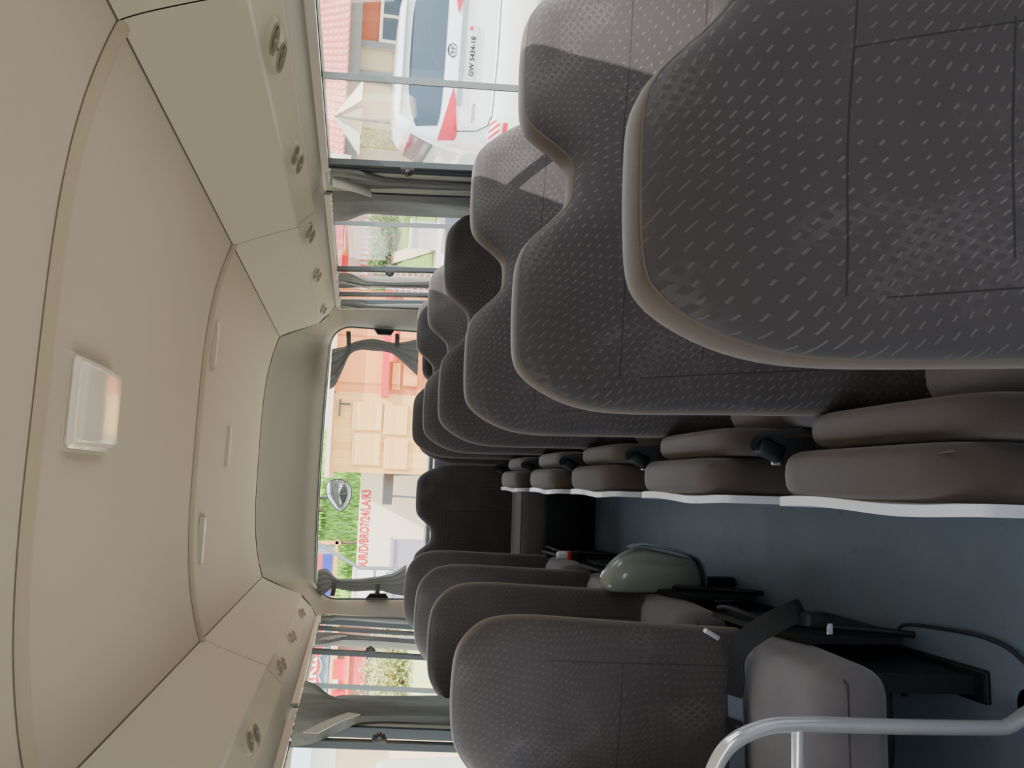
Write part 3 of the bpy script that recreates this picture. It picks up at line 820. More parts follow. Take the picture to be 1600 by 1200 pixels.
rear_curtain([(1.535, .57, .83), (1.50, .60, .84), (1.46, .70, .85), (1.42, .80, .875), (1.36, .835, .90), (1.28, .835, .915), (1.18, .83, .90), (1.12, .80, .90), (1.0, .70, .93), (.99, .69, .93)],
    'grey rear curtain gathered to the right-hand end of the rear window', [((.85, YW-.06, 1.43), (.955, YW-.03, 1.44)), ((.87, YW-.06, 1.13), (.96, YW-.03, 1.13))], 0)
rear_curtain([(1.535, -.54, -.70), (1.49, -.53, -.68), (1.45, -.56, -.65), (1.41, -.59, -.65), (1.32, -.59, -.665), (1.22, -.58, -.66), (1.15, -.57, -.66), (1.07, -.55, -.68), (1.0, -.50, -.69)],
    'grey rear curtain gathered to the left-hand end of the rear window', [((-.60, YW-.06, 1.43), (-.695, YW-.03, 1.44)), ((-.62, YW-.06, 1.17), (-.70, YW-.03, 1.17))], 1)

#EXT-BEGIN
# ------------------------------------------------------------------ outside: ground and surroundings
M['dirt'] = mat('pale_dusty_ground', (222, 212, 188), .95, var=.10, scale=.7)
M['asphalt'] = mat('blue_grey_paving', (126, 132, 142), .9, var=.16, scale=3)
M['grass'] = mat('lawn_grass', (136, 156, 78), .95, var=.25, scale=3)
M['grass2'] = mat('bright_lawn_grass', (126, 172, 50), .95, var=.25, scale=3)
M['sand'] = mat('sandy_path', (214, 196, 158), .95, var=.10, scale=2)
M['leaf'] = mat('leaf_green', (92, 132, 48), .7, var=.35, scale=5)
M['leafy'] = mat('leaf_yellow_green', (176, 184, 120), .7, var=.25, scale=5)
M['bark'] = mat('bark_brown', (112, 92, 74), .9)
M['paint'] = mat('white_car_paint', (240, 246, 252), .25, var=.01, coat=.8)
M['carglass'] = mat('dark_car_glass', (62, 78, 92), .06, var=.1, scale=1.5)
M['tyre'] = mat('tyre_rubber', (40, 42, 46), .8)
M['lampred'] = mat('tail_lamp_red', (214, 30, 62), .15, var=.15, scale=9, coat=.6)
M['plate'] = mat('number_plate_grey', (204, 214, 220), .4)
M['ink'] = mat('plate_ink', (60, 66, 74), .6)
M['platetext'] = mat('plate_black', (24, 26, 30), .6)
M['brown'] = mat('terracotta_wall', (172, 92, 62), .9, var=.08, scale=2)
M['beige'] = mat('beige_wall', (206, 192, 160), .9, var=.08, scale=2)
M['fascia'] = mat('grey_fascia', (128, 132, 132), .8)
M['orange'] = mat('orange_paint', (232, 160, 104), .8)
M['pinkwall'] = mat('pinkish_wall', (190, 150, 138), .9, var=.1)
M['redpaint'] = mat('bright_red_paint', (226, 52, 56), .6, var=.06)
M['bluepaint'] = mat('billboard_blue', (110, 152, 184), .7, var=.08)
M['cream'] = mat('cream_plaster', (238, 230, 206), .9, var=.05, scale=2)
M['ply'] = planks('orange_plywood', (206, 124, 70), (232, 158, 100), .62, 'X')
M['slat'] = planks('red_brown_slats', (166, 88, 52), (226, 142, 88), .07, 'Z')
M['pale'] = planks('pale_planks', (206, 158, 92), (232, 190, 124), .10, 'X')
M['metalgrey'] = mat('grey_metal', (122, 128, 134), .5, .3)
M['mauve'] = mat('mauve_grey_paint', (140, 138, 160), .6)
M['rooftile'] = None
def tile_mat():
    t = NT('pink_roof_tiles'); sp = t.n('ShaderNodeSeparateXYZ'); t.l(t.coord(), sp.inputs[0])
    a = t.math('FRACT', t.math('DIVIDE', sp.outputs[0], .12)); b = t.math('FRACT', t.math('DIVIDE', sp.outputs[2], .115))
    k = t.math('MULTIPLY', t.math('LESS_THAN', t.math('ABSOLUTE', t.math('SUBTRACT', a, .5)), .16), t.math('LESS_THAN', b, .35))
    c = t.mix(t.noise(3), lin(224, 136, 122), lin(238, 158, 142))
    t.l(t.mix(t.math('MULTIPLY', k, .7), c, lin(150, 96, 90)), t.b.inputs['Base Color']); t.b.inputs['Roughness'].default_value = .9
    return t.m
M['rooftile'] = tile_mat()

bm = bmesh.new()
gx = [-60, -25, -12, -6, -3, -1.2, 1.6, 2.4, 3.2, 6, 12, 25, 60]; gy = [-30, -10, 0, 4, 8, 14, 20, 30, 60, 110]
grid(bm, [[(x, y, GZ+(.22 if x > 2.2 else 0)+(.2 if y > 14 else 0)) for y in gy] for x in gx])
struct('ground', bm, M['dirt'], smooth=False)

def local(name, label, cat, origin, ang, group=None):   # ang: heading of local +Y measured from world +Y towards +X
    return thing(name, label, cat, origin, -math.radians(ang), group)
def slab(name, label, cat, pts, m, th=.04, group=None):
    bm = bmesh.new(); prism(bm, [(x, y, z-th) for x, y, z in pts], 2, (0, 0, th)); o = obj(name, bm, m, None, smooth=False)
    return tag(o, label, cat, group)
slab('asphalt_yard', 'blue-grey paved yard outside beyond the parked white car', 'paving', [(3.0, 13, -.52), (6.9, 12, -.52), (13, 22, -.35), (5.2, 23.3, -.35)], M['asphalt'], .03)
def bank(name, label, pts, m, hump=.1):
    bm = bmesh.new(); (a, b, c, d) = [Vector(p) for p in pts]; n = 14; P = []
    for i in range(n+1):
        s_ = i/n; row = []
        for j in range(n+1):
            t_ = j/n; p = a.lerp(b, s_).lerp(d.lerp(c, s_), t_)
            p.z += hump*math.sin(PI*t_)*(.7+.3*math.sin(s_*9))+.03*math.sin(s_*23+t_*17); row.append(p)
        P.append(row)
    grid(bm, P)
    return tag(obj(name, bm, m), label, 'lawn')
def blades(parent, pts, n, h, m, name='grass_blades'):
    bm = bmesh.new(); (a, b, c, d) = [Vector(p) for p in pts]
    for _ in range(n):
        p = a.lerp(b, random.random()).lerp(d.lerp(c, random.random()), random.random()); q = random.random()*PI
        u = Vector((math.cos(q), math.sin(q), 0))*.02*random.uniform(.6, 1.6); hh = h*random.uniform(.5, 1.3)
        v = Vector((random.uniform(-.3, .3), random.uniform(-.3, .3), 1))*hh
        bm.faces.new([bm.verts.new(p-u), bm.verts.new(p+u), bm.verts.new(p+v)])
    o = obj(name, bm, m, parent, smooth=False); o['kind'] = 'stuff'; return o
def shrub(name, label, cat, loc, r, h, m, n=1400, leaf=.07, trunk=True, group=None):
    t = thing(name, label, cat, loc, 0, group)
    bm = bmesh.new()
    blobs = [(Vector((random.uniform(-.5, .5)*r, random.uniform(-.4, .4)*r, h*random.uniform(.35, .8))), r*random.uniform(.4, .7)) for _ in range(7)]
    for _ in range(n):
        c, q = random.choice(blobs)
        d = Vector((random.gauss(0, 1), random.gauss(0, 1), random.gauss(0, 1))).normalized()*q*random.uniform(.6, 1)
        p = c+d
        if p.z < .02: continue
        a = Vector((random.gauss(0, 1), random.gauss(0, 1), random.gauss(0, 1))).normalized(); b = a.orthogonal().normalized()
        s_ = leaf*random.uniform(.6, 1.5)
        bm.faces.new([bm.verts.new(p-a*s_), bm.verts.new(p+b*s_*.45), bm.verts.new(p+a*s_), bm.verts.new(p-b*s_*.45)])
    obj('foliage', bm, m, t, smooth=False)
    bm = bmesh.new()
    for k_ in range(3):
        tube(bm, catmull([(0, 0, 0), (random.uniform(-.1, .1)*r, 0, h*.3), (random.uniform(-.4, .4)*r, random.uniform(-.3, .3)*r, h*.65)], 4), [.03*h*(1-.6*i/8) for i in range(9)], 6)
    obj('trunk', bm, M['bark'], t)
    return t

# ---------------- the white estate car parked beside the bus
def ip(tab, z, k):
    for a, b in zip(tab[:-1], tab[1:]):
        if a[0] <= z <= b[0]: f_ = (z-a[0])/(b[0]-a[0]); return a[k]+(b[k]-a[k])*f_
    return tab[0][k] if z < tab[0][0] else tab[-1][k]
CAR = [(.20, .20, .80, 4.15), (.34, .05, .87, 4.28), (.50, -.03, .90, 4.34), (.66, -.05, .905, 4.36), (.76, -.02, .90, 4.34), (.80, .02, .90, 4.32), (.98, .04, .895, 4.20),
       (1.08, .03, .885, 4.0), (1.16, .04, .875, 3.2), (1.27, .08, .845, 3.0), (1.40, .16, .80, 2.8), (1.53, .25, .745, 2.55), (1.63, .33, .70, 2.35), (1.685, .44, .64, 2.15), (1.715, .62, .54, 2.0), (1.725, .9, .3, 1.8)]
def car_rear_y(x, z, off=.0):
    hw = ip(CAR, z, 2); r = .26; a = abs(x)-(hw-r)
    y = ip(CAR, z, 1)
    if a > 0: y += r-math.sqrt(max(0, r*r-a*a))
    return y-off
car = local('car', 'white estate car parked outside the nearest window, rear towards the bus', 'car', (4.13, 6.85, -.555), 17)
def ring(z):
    hw, y0, y1 = ip(CAR, z, 2), ip(CAR, z, 1), ip(CAR, z, 3); r = min(.26, hw*.9); pts = []
    for k_ in range(13): pts.append((-(hw-r)+2*(hw-r)*k_/12, y0))
    for k_ in range(1, 7): a = -PI/2+k_/6*PI/2; pts.append((hw-r+r*math.cos(a), y0+r+r*math.sin(a)))
    for k_ in range(1, 12): pts.append((hw, y0+r+(y1-y0-2*r)*k_/12))
    for k_ in range(0, 7): a = k_/6*PI/2; pts.append((hw-r+r*math.cos(a), y1-r+r*math.sin(a)))
    for k_ in range(1, 12): pts.append((hw-r-2*(hw-r)*k_/12, y1))
    for k_ in range(0, 7): a = PI/2+k_/6*PI/2; pts.append((-(hw-r)+r*math.cos(a), y1-r+r*math.sin(a)))
    for k_ in range(1, 12): pts.append((-hw, y1-r-(y1-y0-2*r)*k_/12))
    for k_ in range(0, 6): a = PI+k_/6*PI/2; pts.append((-(hw-r)+r*math.cos(a), y0+r+r*math.sin(a)))
    return [(x, y, z) for x, y in pts]
zs = sorted(set([c[0] for c in CAR]+[.42, .58, .71, .89, 1.03, 1.21, 1.33, 1.46, 1.58]))
bm = bmesh.new(); Rg = [ring(z) for z in zs]
V = grid(bm, [list(c) for c in zip(*Rg)], closed_u=True)
bm.faces.new([c[-1] for c in V]); bm.faces.new([c[0] for c in V][::-1])
obj('body', bm, M['paint'], car, angle=35)
def car_patch(name, cols, m, off=.008, parent=car, n=6):
    """cols: (x, ztop, zbottom) on the rear face"""
    bm = bmesh.new(); grid(bm, [[(x, car_rear_y(x, zb+(zt-zb)*j/n, off), zb+(zt-zb)*j/n) for j in range(n+1)] for x, zt, zb in cols])
    return obj(name, bm, m, parent, angle=60)
car_patch('rear_window', [(-.70+1.40*i/28, 1.60-.10*abs(-1+i/14)**4, 1.275+.03*abs(-1+i/14)**6) for i in range(29)], M['carglass'])
bm = bmesh.new(); rbox(bm, (0, .36, 1.675), (1.15, .20, .03), .012, 3); obj('roof_spoiler', bm, M['paint'], car)
lamp = [(.34, 1.178, 1.172), (.45, 1.205, 1.150), (.58, 1.235, 1.135), (.70, 1.262, 1.120), (.775, 1.278, 1.108), (.825, 1.284, 1.125)]
for s in (-1, 1):
    car_patch('tail_lamp', [(s*x, a, b) for x, a, b in lamp], M['lampred'], .014)
    # wrap of the lamp and side windows
    bm = bmesh.new(); hw = lambda z: s*(ip(CAR, z, 2)+.006)
    grid(bm, [[(hw(z), y, z) for z in (1.30, 1.38, 1.46, 1.54)] for y in (.55, 1.1, 1.5, 2.0, 2.45)]); obj('side_window', bm, M['carglass'], car)
    bm = bmesh.new(); rbox(bm, (s*.70, car_rear_y(.72, .62)-.004, .655), (.16, .02, .05), .008, 2, Matrix.Rotation(s*.35, 3, 'Z')); obj('reflector', bm, M['lampred'], car)
    for y in (.85, 3.45):
        bm = bmesh.new(); cyl(bm, (s*.70, y, .33), (s*.915, y, .33), .33, 28)
        wl = obj('wheel', bm, M['tyre'], car, angle=40)
        bm = bmesh.new(); cyl(bm, (s*.90, y, .33), (s*.925, y, .33), .21, 20); obj('hub_cap', bm, M['metalgrey'], wl, angle=40)
bm = bmesh.new()
for (x0, x1, z) in ((-.5, .5, 1.10),): box(bm, (0, car_rear_y(0, 1.11)-.006, 1.115), (1.0, .02, .05))
obj('tailgate_trim', bm, mat('grey_trim_strip', (150, 164, 172), .4), car, smooth=False)
bm = bmesh.new()
tube(bm, [(x, car_rear_y(x, z, .003), z) for x, z in [(-.76, 1.27), (-.74, 1.1), (-.72, .92), (-.66, .82), (-.56, .785), (0, .775), (.56, .785), (.66, .82), (.72, .92), (.74, 1.1), (.76, 1.27)]], .005, 5)
obj('tailgate_gap', bm, M['ink'], car)
bm = bmesh.new(); rbox(bm, (0, -.035, .33), (1.3, .05, .14), .02, 2); obj('bumper_insert', bm, M['metalgrey'], car)
yp = car_rear_y(0, 1.02)-.012
bm = bmesh.new(); rbox(bm, (.0, yp, 1.02), (.50, .012, .105), .005, 2)
pl = obj('number_plate', bm, M['plate'], car)
text('plate_characters', 'GW 5434-18', .068, M['platetext'], pl, (-.04, yp-.008, 1.018), depth=.001, bold=.0015)
bm = bmesh.new(); box(bm, (.215, yp-.008, 1.045), (.035, .002, .03)); obj('plate_sticker', bm, M['redpaint'], pl, smooth=False)
em = None
bm = bmesh.new(); ye = car_rear_y(0, 1.21)-.012
def ell(cx, cz, rx, rz): return [(cx+rx*math.cos(2*PI*i/28), ye, cz+rz*math.sin(2*PI*i/28)) for i in range(28)]
tube(bm, ell(0, 1.21, .060, .046), .005, 6, closed=True); tube(bm, ell(0, 1.21, .020, .041), .004, 6, closed=True); tube(bm, ell(0, 1.232, .041, .019), .004, 6, closed=True)
obj('emblem', bm, M['ink'], car)
text('badge', 'TOYOTA', .045, M['ink'], car, (-.56, car_rear_y(-.56, .98)-.006, .965), (PI/2, 0, 0), .001)
sm = stripes('red_white_chevrons', (222, 40, 70), (246, 246, 246), .045, .5, (.75, 0, .66))
car_patch('reflective_sticker', [(-.80+.19*i/6, .80, .71) for i in range(7)], sm, .012)
bm = bmesh.new(); rbox(bm, (-.98, 2.35, 1.12), (.16, .10, .12), .03, 3); obj('wing_mirror', bm, M['paint'], car)

# ---------------- long house with a pink tiled roof behind the car
hs = local('house', 'low terracotta house with scalloped pink tiled roof behind the white car', 'house', (6.21, 14.74, -.56), 0)
hs.rotation_euler = (0, 0, math.atan2(-.465, .885))
def hbox(name, x0, x1, z0, z1, m, y0=0, y1=.2, par=None):
    bm = bmesh.new(); box(bm, ((x0+x1)/2, (y0+y1)/2, (z0+z1)/2), (x1-x0, y1-y0, z1-z0)); return obj(name, bm, m, par or hs, smooth=False)
X_ = lambda y: (250-y)*.0113
H = lambda z: z+.56
hbox('wall', X_(60), 10, 0, H(1.70), M['brown'])
hbox('wall_panel', X_(112), X_(62), 0, H(1.72), M['beige'], .05, .2); hbox('wall_base', X_(112), X_(62), 0, H(1.05), M['orange'], .0, .05)
hbox('doorway', X_(116), X_(98), 0, H(1.72), M['fascia'], -.02, .05)
hbox('wall_panel', X_(190), X_(116), 0, H(1.72), M['beige'], .05, .2)
hbox('wall_panel', X_(254), X_(190), 0, H(.95), M['pinkwall'], .05, .2)
hbox('post', X_(62), X_(52), 0, H(1.70), M['fascia'], -.06, .0)
hbox('post', X_(243), X_(223), 0, H(1.72), M['beige'], .0, .1)
bm = bmesh.new()
for (ya, yb) in ((222, 190), (254, 244)):
    x0, x1 = X_(ya), X_(yb)
    for k_ in range(-14, 20):
        for s_ in (-1, 1):
            xa = x0+k_*.065; pts = []
            za, zb = H(.95), H(1.72)
            L = zb-za; xb = xa+s_*L
            q0, q1 = 0., 1.
            if xb != xa:
                lo = (x0-xa)/(xb-xa); hi = (x1-xa)/(xb-xa)
                q0 = max(0, min(lo, hi)); q1 = min(1, max(lo, hi))
            if q1-q0 > .03: tube(bm, [(xa+(xb-xa)*q0, .08, za+L*q0), (xa+(xb-xa)*q1, .08, za+L*q1)], .014, 4)
obj('lattice', bm, M['beige'], hs, smooth=False)
w_ = hbox('window', X_(52), X_(-40), H(.80), H(1.36), M['cream'], -.05, .0)
for a, b in ((47, 14), (9, -34)): hbox('pane', X_(a), X_(b), H(.88), H(1.30), M['carglass'], -.065, -.05, w_)
bm = bmesh.new(); prism(bm, [(-.1, -.25, H(1.90)), (-.1, -.25, H(1.68)), (-.1, 4, H(1.68)), (-.1, 4, H(1.90))], 0, (10.2, 0, 0)); obj('fascia', bm, M['fascia'], hs, smooth=False)
bm = bmesh.new(); P = []
for i in range(520):
    x = -.15+10.3*i/519; sc_ = .03*math.sin(x*2*PI/.12)
    P.append([(x, -.42-.0, H(1.86)+abs(sc_)*1.2), (x, -.42, H(1.92)+sc_*.5), (x, 1.2, H(2.45)+sc_), (x, 2.5, H(2.8)+sc_)])
grid(bm, P); obj('roof', bm, M['rooftile'], hs, angle=50)

# parasol, sign, tree in front of / beside the house
t = thing('parasol', 'faded pale parasol frame standing in front of the lattice screens', 'parasol', (5.75, 11.9, -.56))
bm = bmesh.new(); cyl(bm, (0, 0, 0), (0, 0, 2.55), .022, 10); obj('pole', bm, M['metalgrey'], t)
bm = bmesh.new(); n = 8
rim = [(.62*math.cos(2*PI*i/n), .62*math.sin(2*PI*i/n), 2.12) for i in range(n)]
for i in (1, 4, 6): bm.faces.new([bm.verts.new(p) for p in ((0, 0, 2.56), rim[i], rim[(i+1) % n])])
obj('canopy', bm, mat('faded_canopy', (208, 204, 178), .9), t, smooth=False)
for i in range(n):
    bm = bmesh.new(); tube(bm, [(0, 0, 2.5), rim[i]], .010, 5); obj('rib', bm, M['metalgrey'], t)
t = thing('sign_board', 'small white sign board on a post right of the parasol', 'sign', (5.1, 12.2, -.56), -math.radians(23))
bm = bmesh.new(); rbox(bm, (0, 0, 2.42), (.30, .03, .34), .01, 2); obj('panel', bm, M['cream'], t)
bm = bmesh.new(); cyl(bm, (0, .03, 0), (0, .03, 2.3), .02, 8); obj('post', bm, M['metalgrey'], t)
shrub('tree', 'yellow-green tree rising behind the pink roof', 'tree', (13.5, 19.5, -.56), 1.8, 4.6, M['leafy'], 2200, .12)
shrub('tree', 'pale green tree behind the left end of the pink roof', 'tree', (9.2, 20.6, -.56), 1.5, 4.0, M['leafy'], 1600, .11)

# ---------------- yard seen through the farther right-hand window (about 24 m away)
def at(deg, d, z=0): return (d*math.sin(math.radians(deg)), d*math.cos(math.radians(deg)), z)
yd = local('boundary_wall', 'brownish pink boundary wall with a white baluster row, far beyond the paving', 'wall', at(16.9, 25, -.58), 16.9)
def lb(par, name, x0, x1, z0, z1, m, y0=0, y1=.15):
    bm = bmesh.new(); box(bm, ((x0+x1)/2, (y0+y1)/2, (z0+z1)/2), (x1-x0, y1-y0, z1-z0)); return obj(name, bm, m, par, smooth=False)
lb(yd, 'wall', -1.7, 1.7, 0, 1.88, M['pinkwall']); lb(yd, 'coping', -1.7, 1.7, 2.12, 2.5, M['pinkwall'])
for k_ in range(20):
    lb(yd, 'baluster', -1.62+.165*k_, -1.62+.165*k_+.085, 1.88, 2.12, M['white'], .03, .12)
rk = local('kiosk', 'bright red kiosk with a pink roof edge above the baluster wall', 'kiosk', at(16.3, 27, -.58), 16.3)
lb(rk, 'wall', -.9, .15, 0, 3.3, M['redpaint'], 0, 1); lb(rk, 'roof', -1.0, 2.6, 2.75, 3.0, mat('pink_roof_edge', (236, 120, 130), .7), -.3, 1.2); lb(rk, 'back_wall', .15, 2.5, 0, 2.7, mat('rose_plaster', (216, 170, 160), .9), .3, 1)
t = bank('grass_bank', 'sunlit grass bank sloping down to the paving', [at(13.4, 20.5, -.38), at(20.3, 20.5, -.38), at(20.5, 24.6, .55), at(13.4, 24.6, .55)], M['grass'])
slab('sandy_path', 'sandy path crossing the grass bank', 'path', [at(17.2, 20.4, -.33), at(18.0, 20.4, -.33), at(16.8, 24.4, .66), at(16.0, 24.4, .66)], M['sand'], .03)
lb_ = local('concrete_block', 'white concrete block at the edge of the paving', 'block', at(18.3, 20, -.56), 18.3)
lb(lb_, 'body', -.35, .35, 0, .80, M['white'], 0, .5); lb(lb_, 'cap', -.38, .38, .80, .86, M['cream'], -.03, .53)
mg = local('mesh_gate', 'grey wire mesh gate standing before the grass bank', 'gate', at(14.9, 19.5, -.5), 14.9)
bm = bmesh.new()
for x in (-.33, .0, .33): cyl(bm, (x, 0, 0), (x, 0, 1.35), .022, 6)
for z in (.05, 1.33): cyl(bm, (-.33, 0, z), (.33, 0, z), .022, 6)
obj('frame', bm, M['metalgrey'], mg)
bm = bmesh.new()
for k_ in range(9): cyl(bm, (-.33, 0, .15*k_+.1), (.33, 0, .15*k_+.1), .010, 4)
for k_ in range(7): cyl(bm, (-.33+.11*k_, 0, .05), (-.33+.11*k_, 0, 1.33), .010, 4)
obj('wire_mesh', bm, M['white'], mg)
lb(mg, 'panel', -.30, .30, .1, 1.3, M['pinkwall'], .03, .05)
for deg, d, r, lab in ((18.6, 24.2, .9, 'dark bush before the boundary wall, nearest the mid window bar'), (16.6, 24.3, .7, 'low bush before the boundary wall, beside the wire mesh gate'), (14.3, 24.3, .8, 'bush at the right end of the boundary wall')):
    shrub('bush', lab, 'bush', at(deg, d, .3), r, 1.0, M['leaf'], 700, .06)

# ---------------- plywood shack behind the bus
sh = thing('shack', 'plywood shack with orange boards, a red beam and pale planks outside the rear window', 'shack', (0, 10, GZ+.0))
S = lambda z: z-GZ
lb(sh, 'plywood_wall', 1.14, 2.5, S(1.03), S(1.68), M['ply'])
lb(sh, 'beam', 1.10, 2.5, S(.985), S(1.075), mat('red_beam_paint', (206, 62, 66), .7), -.08, 0)
lb(sh, 'slatted_wall', 1.14, 2.5, 0, S(1.03), M['slat'])
for x0, x1, z0, z1 in ((1.25, 1.62, .62, .80), (1.70, 2.15, .60, .93), (2.2, 2.45, .62, .85), (1.2, 1.55, .84, .94)):
    lb(sh, 'board', x0, x1, S(z0), S(z1), M['ply'], -.03, 0)
lb(sh, 'plank_wall', .12, 1.14, 0, S(1.64), M['pale'])
for x0, x1, z0, z1 in ((.22, .62, 1.05, 1.40), (.66, 1.02, 1.05, 1.42), (.62, 1.0, .72, 1.02), (.18, .56, .70, 1.0)):
    lb(sh, 'board', x0, x1, S(z0), S(z1), planks('pale_boards_%d' % int(x0*100), (208, 160, 96), (234, 194, 130), .05, 'Z'), -.03, 0)
lb(sh, 'roof', .05, 2.6, S(1.66), S(1.72), mat('pale_roof_board', (226, 190, 160), .8), -.15, 2.0)
bm = bmesh.new(); tube(bm, [(.98, -.04, S(1.57)), (.98, -.04, S(1.45))], .012, 6); box(bm, (.93, -.05, S(1.58)), (.22, .03, .02)); obj('hinge', bm, M['ink'], sh, smooth=False)
bm = bmesh.new(); cyl(bm, (1.55, -.12, S(.95)), (1.95, -.16, S(.93)), .05, 8)
text('chalk_letter', 'R', .16, M['ink'], sh, (2.15, -.004, S(1.46)), depth=.001)
obj('rolled_cloth', bm, M['redpaint'], sh)
# concrete wall with painted writing
cw = thing('concrete_wall', 'pale concrete wall with red painted letters and numbers beside the shack', 'wall', (0, 12, GZ))
lb(cw, 'wall', -1.85, .16, 0, 1.25-GZ, M['cream'])
tw = text('painted_writing', 'DUR/D/BRO7/24/LA/R3', .19, mat('red_brush_paint', (206, 40, 52), .9), cw, (-.71, -.003, 1.150-GZ), (PI/2, 0, 0), .001, .005)
tw.scale = (1.19/tw.dimensions.x, 1, 1)
lw_ = bank('grass_bank', 'bright green grass slope above the concrete wall', [(-1.9, 12.3, 1.15), (.9, 12.3, 1.15), (1.5, 24, 2.55), (-3.6, 24, 2.65)], M['grass2'], .25)
blades(lw_, [(-1.85, 12.4, 1.2), (.6, 12.4, 1.2), (1.2, 18, 1.98), (-2.7, 18, 2.02)], 2600, .16, M['leaf'])
for x, y, z, r, h, lab in ((-.6, 17, 1.95, .8, 1.6, 'leafy bush on the slope above the painted wall, nearest the shack'), (-1.6, 16, 1.9, .7, 1.3, 'leafy bush on the slope above the painted wall, beside the notice board')):
    shrub('bush', lab, 'bush', (x, y, z), r, h, M['leaf'], 1300, .07)
bk2 = thing('bucket_stool', 'small dark-topped stool with thin wire legs against the concrete wall', 'stool', (-.03, 10.6, GZ))
bm = bmesh.new(); cyl(bm, (0, 0, 1.62), (0, 0, 1.74), .26, 20); obj('top', bm, mat('dark_stool_top', (96, 92, 92), .7), bk2)
for q in range(4):
    bm = bmesh.new(); a = PI/4+q*PI/2; tube(bm, [(.2*math.cos(a), .2*math.sin(a), 1.62), (.30*math.cos(a), .30*math.sin(a), 0)], .012, 6); obj('leg', bm, M['metalgrey'], bk2)
bm = bmesh.new(); tube(bm, [(.25*math.cos(2*PI*i/16), .25*math.sin(2*PI*i/16), 1.1) for i in range(16)], .008, 5, closed=True); obj('ring', bm, M['metalgrey'], bk2)
bx_ = thing('cabinet', 'flat mauve-grey metal cabinet standing before the painted wall', 'cabinet', (-1.0, 9.6, GZ))
lb(bx_, 'body', -.38, .30, 0, .83-GZ, M['mauve'], 0, .4); lb(bx_, 'lid', -.40, .32, .83-GZ, .86-GZ, M['mauve'], -.02, .42); lb(bx_, 'side_shelf', -.42, -.10, .86-GZ, .90-GZ, M['fascia'], .05, .3)
fr_ = thing('metal_frame', 'grey tubular metal frame crossing the view left of the painted wall', 'frame', (0, 8.6, GZ))
bm = bmesh.new(); tube(bm, [(-.60, 0, 1.80-GZ), (-.915, 0, 1.24-GZ), (-.93, 0, .0)], .020, 8); tube(bm, [(-1.65, 0, 1.80-GZ), (-1.65, 0, 0)], .020, 8); obj('tube', bm, M['metalgrey'], fr_)
bm = bmesh.new(); cyl(bm, (-.92, 0, 1.08-GZ), (-1.65, 0, 1.05-GZ), .016, 8); obj('crossbar', bm, M['metalgrey'], fr_)
bm = bmesh.new(); cyl(bm, (-.66, 0, 1.70-GZ), (-1.65, 0, 1.66-GZ), .016, 8); obj('crossbar', bm, M['metalgrey'], fr_)
gw = thing('low_wall', 'sunlit white block wall behind the tubular frame', 'wall', (0, 11.2, GZ))
lb(gw, 'wall', -1.75, -1.19, 0, 1.27-GZ, M['white']); lb(gw, 'coping', -1.77, -1.17, 1.27-GZ, 1.30-GZ, M['cream'], -.02, .17)
nb = thing('notice_board', 'orange-framed notice board with red, white and blue poster', 'sign', (-1.34, 12.7, GZ))
bm = bmesh.new()
for a, b in (((-.58, 0, 1.3-GZ), (-.58, 0, 2.16-GZ)), ((.38, 0, 1.50-GZ), (.38, 0, 2.16-GZ)), ((-.62, 0, 2.14-GZ), (.42, 0, 2.14-GZ)), ((-.62, 0, 1.56-GZ), (.42, 0, 1.56-GZ))): tube(bm, [a, b], .03, flat=(.08, .05), up=(0, 1, 0))
obj('frame', bm, M['orange'], nb, smooth=False)
lb(nb, 'poster', -.55, .34, 1.60-GZ, 2.10-GZ, M['mauve'], .0, .01)
lb(nb, 'poster_band', -.52, .20, 1.62-GZ, 1.76-GZ, mat('poster_blue', (50, 62, 170), .6), -.008, .0); lb(nb, 'poster_band', -.52, .20, 1.78-GZ, 1.84-GZ, M['redpaint'], -.008, .0); lb(nb, 'poster_band', -.52, .20, 1.86-GZ, 2.0-GZ, M['white'], -.008, .0)
for x in (-.58, .38):
    bm = bmesh.new(); cyl(bm, (x, .04, 1.15-GZ), (x, .04, 1.6-GZ), .025, 8); obj('post', bm, M['bark'], nb)
# round rear-view mirror hung outside the rear window
rm = thing('convex_mirror', 'black-rimmed convex parking mirror hanging outside the rear window', 'mirror', (-.085, 5.32, 1.445))
mo = catmull([(.10, 0, .03), (.085, 0, -.045), (.03, 0, -.085), (-.04, 0, -.07), (-.095, 0, -.01), (-.10, 0, .035), (-.05, 0, .06), (.03, 0, .07)], 5, closed=True)
mo = [Matrix.Rotation(-.45, 3, 'Y') @ p for p in mo]
bm = bmesh.new(); P = [[(p.x*k_, -.006-d_, p.z*k_) for k_, d_ in ((1, 0), (.8, .012), (.5, .020), (.02, .024))] for p in mo]
grid(bm, P, closed_u=True); obj('mirror_glass', bm, mat('mirror_silver', (206, 216, 220), .05, .9, var=.02), rm)
bm = bmesh.new(); tube(bm, mo, .0065, 8, closed=True); P = [[(p.x*k_, d_, p.z*k_) for k_, d_ in ((1, 0), (.8, .02), (.02, .03))] for p in mo]; grid(bm, P, closed_u=True); obj('housing', bm, M['black'], rm)
bm = bmesh.new(); tube(bm, catmull([(-.02, .02, .05), (-.03, .04, .14), (-.04, -.05, .22), (-.04, -.28, .25)], 5), .008, 8); obj('bracket', bm, M['black'], rm)
